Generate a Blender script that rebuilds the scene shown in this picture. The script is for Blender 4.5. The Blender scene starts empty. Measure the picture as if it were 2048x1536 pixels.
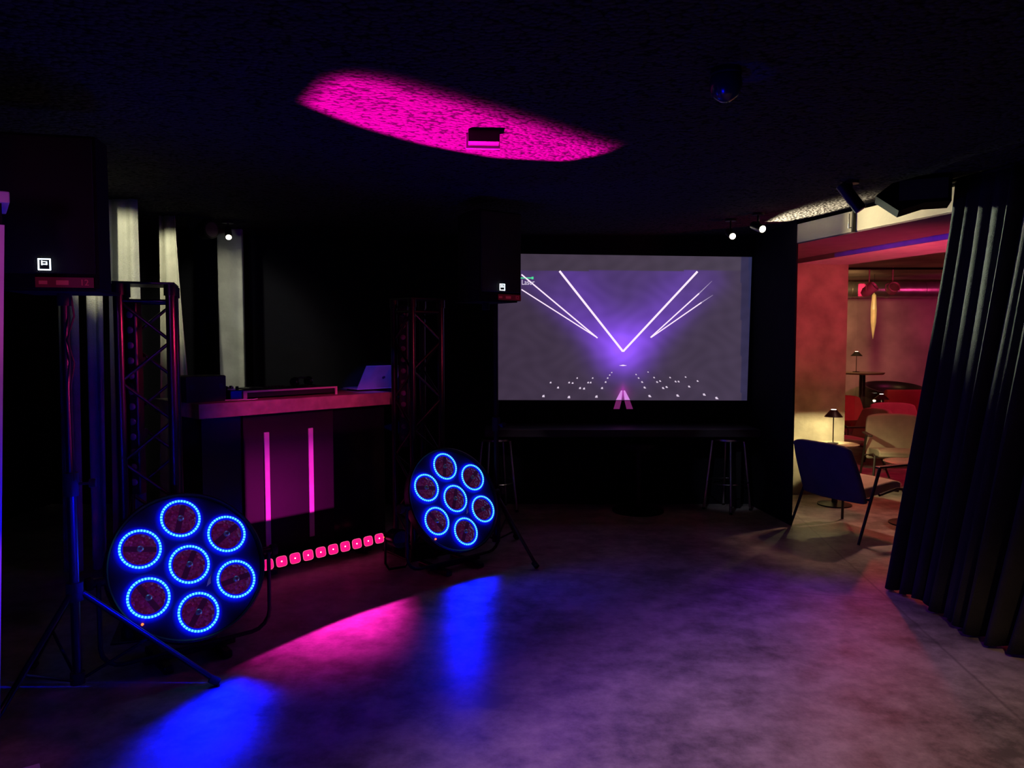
import bpy, bmesh, math, random
from mathutils import Vector, Matrix
random.seed(7)
S = bpy.context.scene
COL = S.collection
PI = math.pi
F, CAMZ, HOR = 1500.0, 1.6, 680.0
PITCH = math.atan((768 - HOR) / F)
CP, SP = math.cos(PITCH), math.sin(PITCH)

def ray(px, py):
    u, v = (px - 1024) / F, (768 - py) / F
    return Vector((u, CP + v * SP, -SP + v * CP))
def at_y(px, py, y):
    r = ray(px, py); return Vector((0, 0, CAMZ)) + r * (y / r.y)
def at_z(px, py, z=0.0):
    r = ray(px, py); return Vector((0, 0, CAMZ)) + r * ((z - CAMZ) / r.z)

# ------------------------------------------------------------------ materials
def mat(name, col, rough=0.5, metal=0.0, emit=None, es=0.0, var=0.12, scale=8.0, bump=0.0, bscale=60.0, spec=0.5):
    m = bpy.data.materials.new(name); m.use_nodes = True
    nt = m.node_tree; N = nt.nodes; L = nt.links
    b = N['Principled BSDF']
    b.inputs['Roughness'].default_value = rough
    b.inputs['Metallic'].default_value = metal
    b.inputs['Specular IOR Level'].default_value = spec
    tc = N.new('ShaderNodeTexCoord')
    nz = N.new('ShaderNodeTexNoise'); nz.inputs['Scale'].default_value = scale; nz.inputs['Detail'].default_value = 4
    L.new(tc.outputs['Object'], nz.inputs['Vector'])
    rp = N.new('ShaderNodeValToRGB')
    a = [max(0, c * (1 - var)) for c in col]; d = [min(1, c * (1 + var)) for c in col]
    rp.color_ramp.elements[0].color = (*a, 1); rp.color_ramp.elements[1].color = (*d, 1)
    rp.color_ramp.elements[0].position = .3; rp.color_ramp.elements[1].position = .7
    L.new(nz.outputs['Fac'], rp.inputs['Fac']); L.new(rp.outputs['Color'], b.inputs['Base Color'])
    if emit:
        b.inputs['Emission Color'].default_value = (*emit, 1); b.inputs['Emission Strength'].default_value = es
    if bump:
        n2 = N.new('ShaderNodeTexNoise'); n2.inputs['Scale'].default_value = bscale; n2.inputs['Detail'].default_value = 3
        L.new(tc.outputs['Object'], n2.inputs['Vector'])
        bp = N.new('ShaderNodeBump'); bp.inputs['Strength'].default_value = bump; bp.inputs['Distance'].default_value = 0.01
        L.new(n2.outputs['Fac'], bp.inputs['Height']); L.new(bp.outputs['Normal'], b.inputs['Normal'])
    return m

def math_node(nt, op, a, b=None, c=None, clamp=False):
    n = nt.nodes.new('ShaderNodeMath'); n.operation = op; n.use_clamp = clamp
    for i, v in enumerate((a, b, c)):
        if v is None: continue
        if isinstance(v, (int, float)): n.inputs[i].default_value = v
        else: nt.links.new(v, n.inputs[i])
    return n.outputs[0]

M = {}
M['black'] = mat('black_paint', (.006, .006, .009), .6)
M['black_wall'] = mat('black_wall_paint', (.006, .006, .012), .8, bump=.3, bscale=90, spec=.15)
M['black_metal'] = mat('black_powder_coat', (.012, .012, .014), .38, .3)
M['truss'] = mat('dark_truss_tube', (.05, .045, .05), .3, .8)
M['stand'] = mat('stand_tube', (.02, .02, .024), .35, .6)
M['grille'] = mat('speaker_grille', (.012, .011, .013), .55, bump=.6, bscale=500)
M['cab'] = mat('speaker_cabinet', (.006, .006, .008), .7, bump=.4, bscale=200, spec=.15)
M['steel'] = mat('brushed_steel', (.55, .55, .58), .25, 1.0)
M['chrome'] = mat('chrome', (.75, .75, .78), .12, 1.0)
M['wood'] = mat('pale_wood', (.42, .30, .24), .5, var=.2, scale=14)
M['gloss'] = mat('gloss_black_panel', (.006, .007, .014), .22)
M['panel'] = mat('dark_matte_panel', (.009, .007, .010), .6, spec=.3)
M['strip'] = mat('pale_strip', (.75, .7, .72), .5)
M['white'] = mat('white_plastic', (.75, .75, .74), .45)
M['beam_shade'] = mat('shaded_soffit', (.16, .10, .11), .8)  # dark tone stands in for shade under the beam
M['cream'] = mat('cream_plaster', (.6, .58, .45), .7, var=.05, bump=.1)
M['greycloth'] = mat('grey_curtain_cloth', (.45, .44, .38), .9, bump=.5, bscale=120, spec=.1)
M['blackcloth'] = mat('black_velvet', (.035, .037, .033), .9, bump=.5, bscale=220, spec=.15)
M['column'] = mat('pale_grey_column', (.34, .34, .32), .8, var=.18, scale=5, bump=.3, bscale=30)
M['redwall'] = mat('rough_plaster', (.42, .36, .28), .85, var=.35, scale=3.5, bump=.6, bscale=14)
M['farwall'] = mat('far_plaster', (.40, .34, .28), .8, var=.4, scale=1.6, bump=.4, bscale=10)
M['soffit'] = mat('smooth_soffit', (.6, .55, .52), .8)
M['fabric_dark'] = mat('dark_blue_grey_upholstery', (.10, .10, .13), .9, bump=.4, bscale=300)
M['fabric_beige'] = mat('beige_upholstery', (.42, .36, .27), .9, bump=.4, bscale=300)
M['fabric_red'] = mat('red_upholstery', (.5, .06, .08), .85, bump=.3, bscale=300)
M['leather'] = mat('dark_armrest_wood', (.03, .022, .02), .4)
M['rubber'] = mat('rubber', (.01, .01, .01), .8)
M['duct'] = mat('galvanised_duct', (.5, .48, .45), .35, .9, bump=.2, bscale=20)
M['laptop'] = mat('silver_laptop_lid', (.55, .56, .62), .35, .6)
M['logo'] = mat('dark_logo', (.03, .03, .06), .3)
M['pinkcore'] = mat('led_core', (1, .8, .9), .4, emit=(1, .75, .85), es=3.0)
M['pinkled'] = mat('pink_led_lens', (.3, .01, .08), .3, emit=(1, .008, .24), es=1.0)
M['pinkrim'] = mat('pink_led_rim', (.4, .05, .15), .3, emit=(1, .15, .3), es=1.2)
M['unlit'] = mat('unlit_lens', (.12, .09, .12), .2)
M['badge_on'] = mat('badge_light', (1, 1, 1), .4, emit=(.75, .9, 1), es=2.5)
M['red_dot'] = mat('red_indicator', (1, .1, .02), .4, emit=(1, .12, .02), es=3)
M['red_mark'] = mat('dim_red_mark', (.25, .03, .04), .5, emit=(.2, .01, .03), es=.4)
M['red_dark'] = mat('dim_red_band', (.05, .006, .008), .5, emit=(.06, .002, .008), es=.4)
M['warmlamp'] = mat('warm_lamp_face', (1, 1, .9), .4, emit=(1, .92, .62), es=8)
M['shade'] = mat('black_lamp_shade', (.015, .013, .012), .4)
M['bulbglow'] = mat('lamp_glow_disc', (1, 1, 1), .4, emit=(1, .92, .75), es=4)
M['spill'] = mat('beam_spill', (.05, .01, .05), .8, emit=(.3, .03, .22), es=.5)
M['bulbdim'] = mat('halogen_bulb', (.5, .45, .4), .1, .5)

# floor: stained concrete with joints
def floor_mat():
    m = bpy.data.materials.new('polished_concrete'); m.use_nodes = True
    nt = m.node_tree; N = nt.nodes; L = nt.links; b = N['Principled BSDF']
    g = N.new('ShaderNodeNewGeometry')
    n1 = N.new('ShaderNodeTexNoise'); n1.inputs['Scale'].default_value = 1.3; n1.inputs['Detail'].default_value = 8; n1.inputs['Roughness'].default_value = .62
    n2 = N.new('ShaderNodeTexNoise'); n2.inputs['Scale'].default_value = 6; n2.inputs['Detail'].default_value = 8; n2.inputs['Roughness'].default_value = .72
    for n in (n1, n2): L.new(g.outputs['Position'], n.inputs['Vector'])
    mx = math_node(nt, 'ADD', math_node(nt, 'MULTIPLY', n1.outputs['Fac'], .5), math_node(nt, 'MULTIPLY', n2.outputs['Fac'], .5))
    rp = N.new('ShaderNodeValToRGB'); rp.color_ramp.elements[0].position = .40; rp.color_ramp.elements[1].position = .59
    rp.color_ramp.elements[0].color = (.12, .11, .10, 1); rp.color_ramp.elements[1].color = (.42, .385, .345, 1)
    L.new(mx, rp.inputs['Fac'])
    sx = N.new('ShaderNodeSeparateXYZ'); L.new(g.outputs['Position'], sx.inputs[0])
    wob = math_node(nt, 'MULTIPLY', math_node(nt, 'SUBTRACT', n2.outputs['Fac'], .5), .03)
    fac = None
    for (p, q) in JOINTS:
        d = (q - p); n = Vector((-d.y, d.x)).normalized()
        e = math_node(nt, 'ADD', math_node(nt, 'MULTIPLY', sx.outputs[0], n.x), math_node(nt, 'MULTIPLY', sx.outputs[1], n.y))
        e = math_node(nt, 'ABSOLUTE', math_node(nt, 'ADD', math_node(nt, 'SUBTRACT', e, n.x * p.x + n.y * p.y), wob))
        k = math_node(nt, 'SUBTRACT', 1, math_node(nt, 'DIVIDE', e, .012), clamp=True)
        fac = k if fac is None else math_node(nt, 'MAXIMUM', fac, k)
    mixn = N.new('ShaderNodeMix'); mixn.data_type = 'RGBA'
    L.new(math_node(nt, 'MULTIPLY', fac, .55), mixn.inputs[0]); L.new(rp.outputs['Color'], mixn.inputs[6]); mixn.inputs[7].default_value = (.09, .08, .075, 1)
    L.new(mixn.outputs[2], b.inputs['Base Color'])
    rr = N.new('ShaderNodeMapRange'); rr.inputs[3].default_value = .34; rr.inputs[4].default_value = .6
    L.new(n2.outputs['Fac'], rr.inputs[0]); L.new(rr.outputs[0], b.inputs['Roughness'])
    b.inputs['Specular IOR Level'].default_value = .35
    bp = N.new('ShaderNodeBump'); bp.inputs['Strength'].default_value = .15; bp.inputs['Distance'].default_value = .01
    L.new(n2.outputs['Fac'], bp.inputs['Height']); L.new(bp.outputs['Normal'], b.inputs['Normal'])
    return m
JOINTS = []
for a, b in (((1620, 1055), (1900, 1310)), ((1180, 1150), (1560, 1182))):
    p, q = at_z(*a), at_z(*b); JOINTS.append((p.xy, q.xy))
M['floor'] = floor_mat()

def ceiling_mat():
    m = bpy.data.materials.new('rough_sprayed_ceiling'); m.use_nodes = True
    nt = m.node_tree; N = nt.nodes; L = nt.links; b = N['Principled BSDF']
    g = N.new('ShaderNodeNewGeometry')
    v = N.new('ShaderNodeTexVoronoi'); v.inputs['Scale'].default_value = 42; v.inputs['Randomness'].default_value = 1
    n2 = N.new('ShaderNodeTexNoise'); n2.inputs['Scale'].default_value = 45; n2.inputs['Detail'].default_value = 5
    n3 = N.new('ShaderNodeTexNoise'); n3.inputs['Scale'].default_value = 16; n3.inputs['Detail'].default_value = 3
    for n in (v, n2, n3): L.new(g.outputs['Position'], n.inputs['Vector'])
    h = math_node(nt, 'SUBTRACT', 1, math_node(nt, 'MULTIPLY', v.outputs['Distance'], 1.0))
    h = math_node(nt, 'ADD', h, math_node(nt, 'MULTIPLY', math_node(nt, 'SUBTRACT', n3.outputs['Fac'], .5), .9))
    h = math_node(nt, 'ADD', h, math_node(nt, 'MULTIPLY', math_node(nt, 'SUBTRACT', n2.outputs['Fac'], .5), .35))
    rp = N.new('ShaderNodeValToRGB'); rp.color_ramp.elements[0].position = .20; rp.color_ramp.elements[1].position = .42
    rp.color_ramp.elements[0].color = (.004, .004, .006, 1); rp.color_ramp.elements[1].color = (.034, .034, .038, 1)
    L.new(h, rp.inputs['Fac']); L.new(rp.outputs['Color'], b.inputs['Base Color'])
    b.inputs['Roughness'].default_value = .9; b.inputs['Specular IOR Level'].default_value = .1
    bp = N.new('ShaderNodeBump'); bp.inputs['Strength'].default_value = 1; bp.inputs['Distance'].default_value = .02
    L.new(h, bp.inputs['Height']); L.new(bp.outputs['Normal'], b.inputs['Normal'])
    return m
M['ceiling'] = ceiling_mat()

def ring_mat():   # beaded LED ring: bright beads around the ring's own axis
    m = bpy.data.materials.new('blue_led_beads'); m.use_nodes = True
    nt = m.node_tree; N = nt.nodes; L = nt.links; b = N['Principled BSDF']
    tc = N.new('ShaderNodeTexCoord'); sx = N.new('ShaderNodeSeparateXYZ'); L.new(tc.outputs['Object'], sx.inputs[0])
    an = math_node(nt, 'ARCTAN2', sx.outputs[2], sx.outputs[0])
    w = math_node(nt, 'COSINE', math_node(nt, 'MULTIPLY', an, 40))
    w = math_node(nt, 'MULTIPLY_ADD', w, .5, .5)
    rp = N.new('ShaderNodeValToRGB')
    rp.color_ramp.elements[0].color = (.004, .16, 1.0, 1); rp.color_ramp.elements[1].color = (.13, .78, 1.0, 1)
    rp.color_ramp.elements[0].position = .05; rp.color_ramp.elements[1].position = .7
    L.new(w, rp.inputs['Fac']); L.new(rp.outputs['Color'], b.inputs['Emission Color'])
    b.inputs['Emission Strength'].default_value = 1.5
    b.inputs['Base Color'].default_value = (.02, .1, .4, 1)
    return m
M['ring'] = ring_mat()
def halo_mat():   # painted bloom: blue emission fading away from the LED ring
    m = bpy.data.materials.new('blue_bloom_collar'); m.use_nodes = True
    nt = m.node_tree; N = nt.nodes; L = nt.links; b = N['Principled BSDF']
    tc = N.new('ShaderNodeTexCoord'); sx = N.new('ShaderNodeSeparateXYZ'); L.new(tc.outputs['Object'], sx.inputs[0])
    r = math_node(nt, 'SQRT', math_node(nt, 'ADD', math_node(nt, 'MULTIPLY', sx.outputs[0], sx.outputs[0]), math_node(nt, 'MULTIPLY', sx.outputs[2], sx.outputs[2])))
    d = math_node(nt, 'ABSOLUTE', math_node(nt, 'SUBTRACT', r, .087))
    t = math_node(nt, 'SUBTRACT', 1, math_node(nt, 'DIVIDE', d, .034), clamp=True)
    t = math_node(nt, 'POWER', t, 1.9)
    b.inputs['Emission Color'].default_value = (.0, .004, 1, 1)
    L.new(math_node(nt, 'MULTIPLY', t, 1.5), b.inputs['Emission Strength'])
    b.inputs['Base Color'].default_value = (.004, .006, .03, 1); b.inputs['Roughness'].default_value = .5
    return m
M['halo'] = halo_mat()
def plate_mat(s):   # dark plate; bloom around the seven rings is painted as emission
    m = mat('bloom_front_plate', (.006, .006, .014), .6, spec=.15); nt = m.node_tree; N = nt.nodes; L = nt.links
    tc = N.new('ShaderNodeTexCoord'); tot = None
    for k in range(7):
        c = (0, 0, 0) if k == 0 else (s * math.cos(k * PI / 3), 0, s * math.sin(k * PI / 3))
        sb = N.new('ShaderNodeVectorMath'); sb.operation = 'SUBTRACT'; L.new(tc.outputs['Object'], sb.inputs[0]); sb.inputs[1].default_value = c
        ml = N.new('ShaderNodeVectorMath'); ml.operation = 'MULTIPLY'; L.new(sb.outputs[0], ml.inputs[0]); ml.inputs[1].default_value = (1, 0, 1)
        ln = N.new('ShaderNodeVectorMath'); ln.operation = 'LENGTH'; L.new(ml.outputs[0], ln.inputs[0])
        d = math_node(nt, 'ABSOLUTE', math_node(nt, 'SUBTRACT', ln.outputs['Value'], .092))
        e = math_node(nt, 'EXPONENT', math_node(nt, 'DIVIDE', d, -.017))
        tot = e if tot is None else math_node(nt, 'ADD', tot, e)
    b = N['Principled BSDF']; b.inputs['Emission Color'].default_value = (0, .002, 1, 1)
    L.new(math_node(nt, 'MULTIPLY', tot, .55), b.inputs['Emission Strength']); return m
def dish_mat():
    m = bpy.data.materials.new('faceted_reflector'); m.use_nodes = True
    nt = m.node_tree; N = nt.nodes; L = nt.links; b = N['Principled BSDF']
    tc = N.new('ShaderNodeTexCoord')
    v = N.new('ShaderNodeTexVoronoi'); v.inputs['Scale'].default_value = 75; L.new(tc.outputs['Object'], v.inputs['Vector'])
    rp = N.new('ShaderNodeValToRGB'); rp.color_ramp.elements[0].color = (.05, .02, .05, 1); rp.color_ramp.elements[1].color = (.45, .25, .36, 1)
    L.new(v.outputs['Color'], rp.inputs['Fac']); L.new(rp.outputs['Color'], b.inputs['Base Color'])
    b.inputs['Metallic'].default_value = .9; b.inputs['Roughness'].default_value = .28
    bp = N.new('ShaderNodeBump'); bp.inputs['Strength'].default_value = .9; bp.inputs['Distance'].default_value = .006
    L.new(v.outputs['Distance'], bp.inputs['Height']); L.new(bp.outputs['Normal'], b.inputs['Normal'])
    b.inputs['Emission Color'].default_value = (.25, .0, .12, 1); b.inputs['Emission Strength'].default_value = .10  # magenta tint and faint emission stand in for pink reflections
    return m
M['dish'] = dish_mat()
M['strut'] = mat('dark_purple_strut', (.02, .006, .016), .5, emit=(.02, .0, .02), es=.5)
def glass_mat():
    m = bpy.data.materials.new('clear_glass'); m.use_nodes = True
    nt = m.node_tree; N = nt.nodes; L = nt.links
    for n in list(N):
        if n.type == 'BSDF_PRINCIPLED': N.remove(n)
    out = [n for n in N if n.type == 'OUTPUT_MATERIAL'][0]
    t = N.new('ShaderNodeBsdfTransparent'); g = N.new('ShaderNodeBsdfGlossy'); g.inputs['Roughness'].default_value = .05
    fr = N.new('ShaderNodeFresnel'); fr.inputs[0].default_value = 1.45; mx = N.new('ShaderNodeMixShader')
    L.new(fr.outputs[0], mx.inputs[0]); L.new(t.outputs[0], mx.inputs[1]); L.new(g.outputs[0], mx.inputs[2]); L.new(mx.outputs[0], out.inputs[0])
    return m
M['glass'] = glass_mat()
M['acrylic'] = mat('frosted_acrylic', (.85, .8, .85), .25)

# ------------------------------------------------------------------ mesh builder
class MB:
    def __init__(s): s.bm = bmesh.new()
    def _x(s, verts, mx): bmesh.ops.transform(s.bm, matrix=mx, verts=verts)
    def box(s, c, d, mx=None, bev=0.0):
        r = bmesh.ops.create_cube(s.bm, size=1); vs = r['verts']
        s._x(vs, Matrix.Diagonal((*d, 1)))
        if bev:
            es = list({e for v in vs for e in v.link_edges})
            rr = bmesh.ops.bevel(s.bm, geom=es, offset=bev, segments=2, affect='EDGES', profile=.5)
            vs = list({v for f in rr['faces'] for v in f.verts} | {v for v in vs if v.is_valid})
        s._x(vs, (mx or Matrix()) @ Matrix.Translation(c) if mx else Matrix.Translation(c))
        return s
    def cyl(s, p, q, r0, r1=None, n=16, caps=True):
        p, q = Vector(p), Vector(q); d = q - p
        r = bmesh.ops.create_cone(s.bm, cap_ends=caps, segments=n, radius1=r0, radius2=r0 if r1 is None else r1, depth=d.length)
        s._x(r['verts'], Matrix.Translation((p + q) / 2) @ Vector((0, 0, 1)).rotation_difference(d).to_matrix().to_4x4())
        return s
    def tube(s, pts, r, n=8):
        pts = [Vector(p) for p in pts]; rings = []
        for i, p in enumerate(pts):
            t = (pts[min(i + 1, len(pts) - 1)] - pts[max(i - 1, 0)]).normalized()
            q = Vector((0, 0, 1)).rotation_difference(t)
            rings.append([s.bm.verts.new(p + q @ Vector((r * math.cos(2 * PI * k / n), r * math.sin(2 * PI * k / n), 0))) for k in range(n)])
        for a, b in zip(rings, rings[1:]):
            # align to the nearest vertex to avoid twisting
            off = min(range(n), key=lambda o: sum((a[k].co - b[(k + o) % n].co).length for k in range(n)))
            for k in range(n):
                s.bm.faces.new((a[k], a[(k + 1) % n], b[(k + 1 + off) % n], b[(k + off) % n]))
            rot = b[off:] + b[:off]; b[:] = rot
        s.bm.faces.new(rings[0][::-1]); s.bm.faces.new(rings[-1])
        return s
    def lathe(s, prof, c=(0, 0, 0), axis='Z', n=32, mx=None):
        rings = []
        for (r, h) in prof:
            ring = []
            for k in range(n):
                a = 2 * PI * k / n
                v = Vector((r * math.cos(a), r * math.sin(a), h)) if axis == 'Z' else Vector((r * math.cos(a), -h, r * math.sin(a)))
                if mx: v = mx @ v
                ring.append(s.bm.verts.new(v + Vector(c)))
            rings.append(ring)
        for a, b in zip(rings, rings[1:]):
            for k in range(n): s.bm.faces.new((a[k], a[(k + 1) % n], b[(k + 1) % n], b[k]))
        for ring, rr in ((rings[0], prof[0][0]), (rings[-1], prof[-1][0])):
            if rr > 1e-4: s.bm.faces.new(ring)
        bmesh.ops.remove_doubles(s.bm, verts=s.bm.verts, dist=1e-5)
        return s
    def poly(s, pts):
        s.bm.faces.new([s.bm.verts.new(Vector(p)) for p in pts]); return s
    def prism(s, pts, h):   # vertical extrusion of an xy polygon with z base
        a = [s.bm.verts.new(Vector(p)) for p in pts]; b = [s.bm.verts.new(Vector(p) + Vector((0, 0, h))) for p in pts]
        s.bm.faces.new(a); s.bm.faces.new(b[::-1]); n = len(a)
        for k in range(n): s.bm.faces.new((a[k], a[(k + 1) % n], b[(k + 1) % n], b[k]))
        return s
    def grid(s, fn, nu, nv):
        g = [[s.bm.verts.new(Vector(fn(i / nu, j / nv))) for j in range(nv + 1)] for i in range(nu + 1)]
        for i in range(nu):
            for j in range(nv): s.bm.faces.new((g[i][j], g[i + 1][j], g[i + 1][j + 1], g[i][j + 1]))
        return s
    def build(s, name, m, parent=None, smooth=False, solid=0.0):
        bmesh.ops.recalc_face_normals(s.bm, faces=s.bm.faces)
        me = bpy.data.meshes.new(name); s.bm.to_mesh(me); s.bm.free()
        me.materials.append(m)
        o = bpy.data.objects.new(name, me); COL.objects.link(o)
        if parent: o.parent = parent
        if smooth:
            for p in me.polygons: p.use_smooth = True
            try: me.set_sharp_from_angle(angle=math.radians(38))
            except Exception: pass
        if solid:
            md = o.modifiers.new('thickness', 'SOLIDIFY'); md.thickness = solid; md.offset = 0
        return o

def tag(o, label, cat, group=None, kind=None):
    o['label'] = label; o['category'] = cat
    if group: o['group'] = group
    if kind: o['kind'] = kind
    return o
def thing(name, label, cat, loc=(0, 0, 0), rz=0.0, group=None):
    o = bpy.data.objects.new(name, None); COL.objects.link(o)
    o.location = loc; o.rotation_euler = (0, 0, rz); o.empty_display_size = .1
    return tag(o, label, cat, group)
def struct(o): o['kind'] = 'structure'; return o
def copy_tree(o, parent=None):
    c = o.copy(); COL.objects.link(c); c.parent = parent
    for ch in list(o.children): copy_tree(ch, c)
    return c
def text_obj(name, body, size, m, mx, parent, ext=.0008):
    cu = bpy.data.curves.new(name, 'FONT'); cu.body = body; cu.size = size; cu.extrude = ext
    cu.align_x = 'CENTER'; cu.align_y = 'CENTER'
    t = bpy.data.objects.new(name, cu); COL.objects.link(t)
    bpy.context.view_layer.update()
    me = bpy.data.meshes.new_from_object(t.evaluated_get(bpy.context.evaluated_depsgraph_get()))
    bpy.data.objects.remove(t); me.transform(mx); me.materials.clear(); me.materials.append(m)
    o = bpy.data.objects.new(name, me); COL.objects.link(o)
    if parent: o.parent = parent
    return o

# ------------------------------------------------------------------ camera
cam_d = bpy.data.cameras.new('camera'); cam = bpy.data.objects.new('camera', cam_d); COL.objects.link(cam)
cam.location = (0, 0, CAMZ); cam.rotation_euler = (PI / 2 - PITCH, 0, 0)
cam_d.sensor_width = 36; cam_d.lens = 36 * F / 2048; cam_d.clip_start = .05; S.camera = cam
S.view_settings.view_transform = 'Standard'; S.view_settings.look = 'None'
w = bpy.data.worlds.new('night'); S.world = w; w.use_nodes = True
w.node_tree.nodes['Background'].inputs[0].default_value = (.02, .015, .12, 1); w.node_tree.nodes['Background'].inputs[1].default_value = .01

# ------------------------------------------------------------------ lights
def spot(name, loc, target, power, col, ang=60, blend=.5, rad=.02, poly=None, soft=.05, softs=None):
    ld = bpy.data.lights.new(name, 'SPOT'); ld.energy = power; ld.color = col
    ld.spot_size = math.radians(ang); ld.spot_blend = blend; ld.shadow_soft_size = rad
    o = bpy.data.objects.new(name, ld); COL.objects.link(o)
    loc, target = Vector(loc), Vector(target)
    q = (target - loc).to_track_quat('-Z', 'Y'); o.location = loc; o.rotation_euler = q.to_euler()
    if poly:
        R = q.to_matrix().transposed(); uv = []
        for p in poly:
            d = R @ (Vector(p) - loc); uv.append(Vector((d.x / -d.z, d.y / -d.z)))
        area = sum(a.x * b.y - b.x * a.y for a, b in zip(uv, uv[1:] + uv[:1]))
        if area < 0:
            uv = uv[::-1]
            if softs: softs = (softs[::-1])[1:] + (softs[::-1])[:1]
        ld.use_nodes = True; nt = ld.node_tree; N = nt.nodes; L = nt.links
        em = [n for n in N if n.type == 'EMISSION'][0]
        tc = N.new('ShaderNodeTexCoord'); sx = N.new('ShaderNodeSeparateXYZ'); L.new(tc.outputs['Normal'], sx.inputs[0])
        az = math_node(nt, 'ABSOLUTE', sx.outputs[2])
        u = math_node(nt, 'DIVIDE', sx.outputs[0], az); v = math_node(nt, 'DIVIDE', sx.outputs[1], az)
        fac = None
        for i, (a, b) in enumerate(zip(uv, uv[1:] + uv[:1])):
            d = (b - a).normalized(); n = Vector((-d.y, d.x))
            t = math_node(nt, 'ADD', math_node(nt, 'MULTIPLY', u, n.x), math_node(nt, 'MULTIPLY_ADD', v, n.y, -(n.dot(a))))
            mr = N.new('ShaderNodeMapRange'); mr.interpolation_type = 'SMOOTHSTEP'
            mr.inputs[1].default_value = 0; mr.inputs[2].default_value = softs[i] if softs else soft
            L.new(t, mr.inputs[0])
            fac = mr.outputs[0] if fac is None else math_node(nt, 'MULTIPLY', fac, mr.outputs[0])
        L.new(fac, em.inputs['Strength'])
    return o
def point(name, loc, power, col, rad=.03):
    ld = bpy.data.lights.new(name, 'POINT'); ld.energy = power; ld.color = col; ld.shadow_soft_size = rad
    o = bpy.data.objects.new(name, ld); COL.objects.link(o); o.location = loc; return o
def area(name, loc, target, power, col, sx=1, sy=1, spread=180):
    ld = bpy.data.lights.new(name, 'AREA'); ld.energy = power; ld.color = col; ld.shape = 'RECTANGLE'; ld.size = sx; ld.size_y = sy
    ld.spread = math.radians(spread)
    o = bpy.data.objects.new(name, ld); COL.objects.link(o); o.location = loc
    o.rotation_euler = (Vector(target) - Vector(loc)).to_track_quat('-Z', 'Y').to_euler(); return o

# ------------------------------------------------------------------ room shell
CH = 2.6
struct(MB().box((2, 6, -.05), (14, 18, .1)).build('floor', M['floor']))
RWX = lambda y: 2.41 + (6.4 - y) * .263            # line of the opening
ceil = MB().prism([(-5, -3, CH), (RWX(-3) + .1, -3, CH), (2.51, 6.4, CH), (2.4, 7.3, CH), (-5, 7.3, CH)], .1).build('ceiling', M['ceiling']); struct(ceil)
struct(MB().box((-1.3, 7.35, CH / 2), (7.5, .2, CH)).build('wall_back', M['black_wall']))
struct(MB().box((-4.6, 2.2, CH / 2), (.2, 10.6, CH)).build('wall_left', M['black_wall']))
struct(MB().box((1, -3, CH / 2), (12, .2, CH)).build('wall_front', M['black_wall']))
struct(MB().prism([(2.31, 7.25, 0), (2.405, 6.4, 0), (2.42, 6.4, 0), (2.72, 7.7, 0), (2.31, 7.7, 0)], CH).build('wall_right', M['black_wall']))

# beam over the opening, stepped soffit behind it
A0, A1 = Vector((2.41, 6.4)), Vector((RWX(2.0), 2.0))
B0, B1 = Vector((2.87, 7.6)), Vector((4.22, 2.15))
C0, C1 = Vector((3.42, 7.7)), Vector((5.18, 2.2))
struct(MB().prism([(*A0, 2.42), (*A1, 2.42), (*B1, 2.42), (*B0, 2.42)], .155).build('trim_1', M['cream']))
struct(MB().prism([(*(B0 - Vector((.01, 0))), 2.365), (*(B1 - Vector((.01, 0))), 2.365), (*C1, 2.365), (*C0, 2.365)], .05).build('trim_2', M['soffit']))
struct(MB().prism([(A0.x + .004, A0.y, 2.41), (A1.x + .004, A1.y, 2.41), (*(B1 - Vector((.012, 0))), 2.41), (*(B0 - Vector((.012, 0))), 2.41)], .009).build('beam_shade_sheet', M['beam_shade']))  # thin dark sheet added as painted shade on the beam's underside
# lounge beyond the opening
struct(MB().box((2.95, 7.85, 1.35), (.96, .3, 2.7)).build('wall_plaster', M['redwall']))
struct(MB().box((6.0, 13.1, 1.4), (12, .2, 2.8)).build('wall_lounge', M['farwall']))
struct(MB().box((9.1, 7, 1.4), (.2, 12, 2.8)).build('wall_side', M['farwall']))
struct(MB().prism([(*C0, 2.62), (*C1, 2.62), (9, 2.2, 2.62), (9, 13, 2.62), (2.9, 13, 2.62), (2.9, 7.9, 2.62)], .1).build('ceiling_lounge', M['farwall']))
struct(MB().prism([(2.95, 7.95, 0), (2.75, 7.95, 0), (2.75, 13, 0), (2.95, 13, 0)], 2.6).build('wall_inner', M['farwall']))
# ventilation duct
t = MB().cyl((3.5, 12.3, 2.42), (8.5, 12.3, 2.42), .13, n=24)
for k in range(9): t.cyl((3.7 + k * .6, 12.3, 2.42), (3.73 + k * .6, 12.3, 2.42), .137, n=24)
tag(t.build('ventilation_duct', M['duct'], smooth=True), 'round galvanised metal duct running under the lounge ceiling', 'duct')
# glass partition
gp = thing('glass_partition', 'clear frameless glass pane standing in the red lit lounge', 'glass pane', (0, 0, 0))
MB().box((5.35, 10.35, 1.25), (1.2, .012, 2.5)).build('pane', M['glass'], gp)
MB().box((5.955, 10.35, 1.25), (.012, .016, 2.5)).build('edge_strip', M['acrylic'], gp)

# pale column at the back
struct(MB().box((-2.55, 6.85, CH / 2), (.225, .05, CH), bev=.01).build('trim_3', M['column']))

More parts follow.
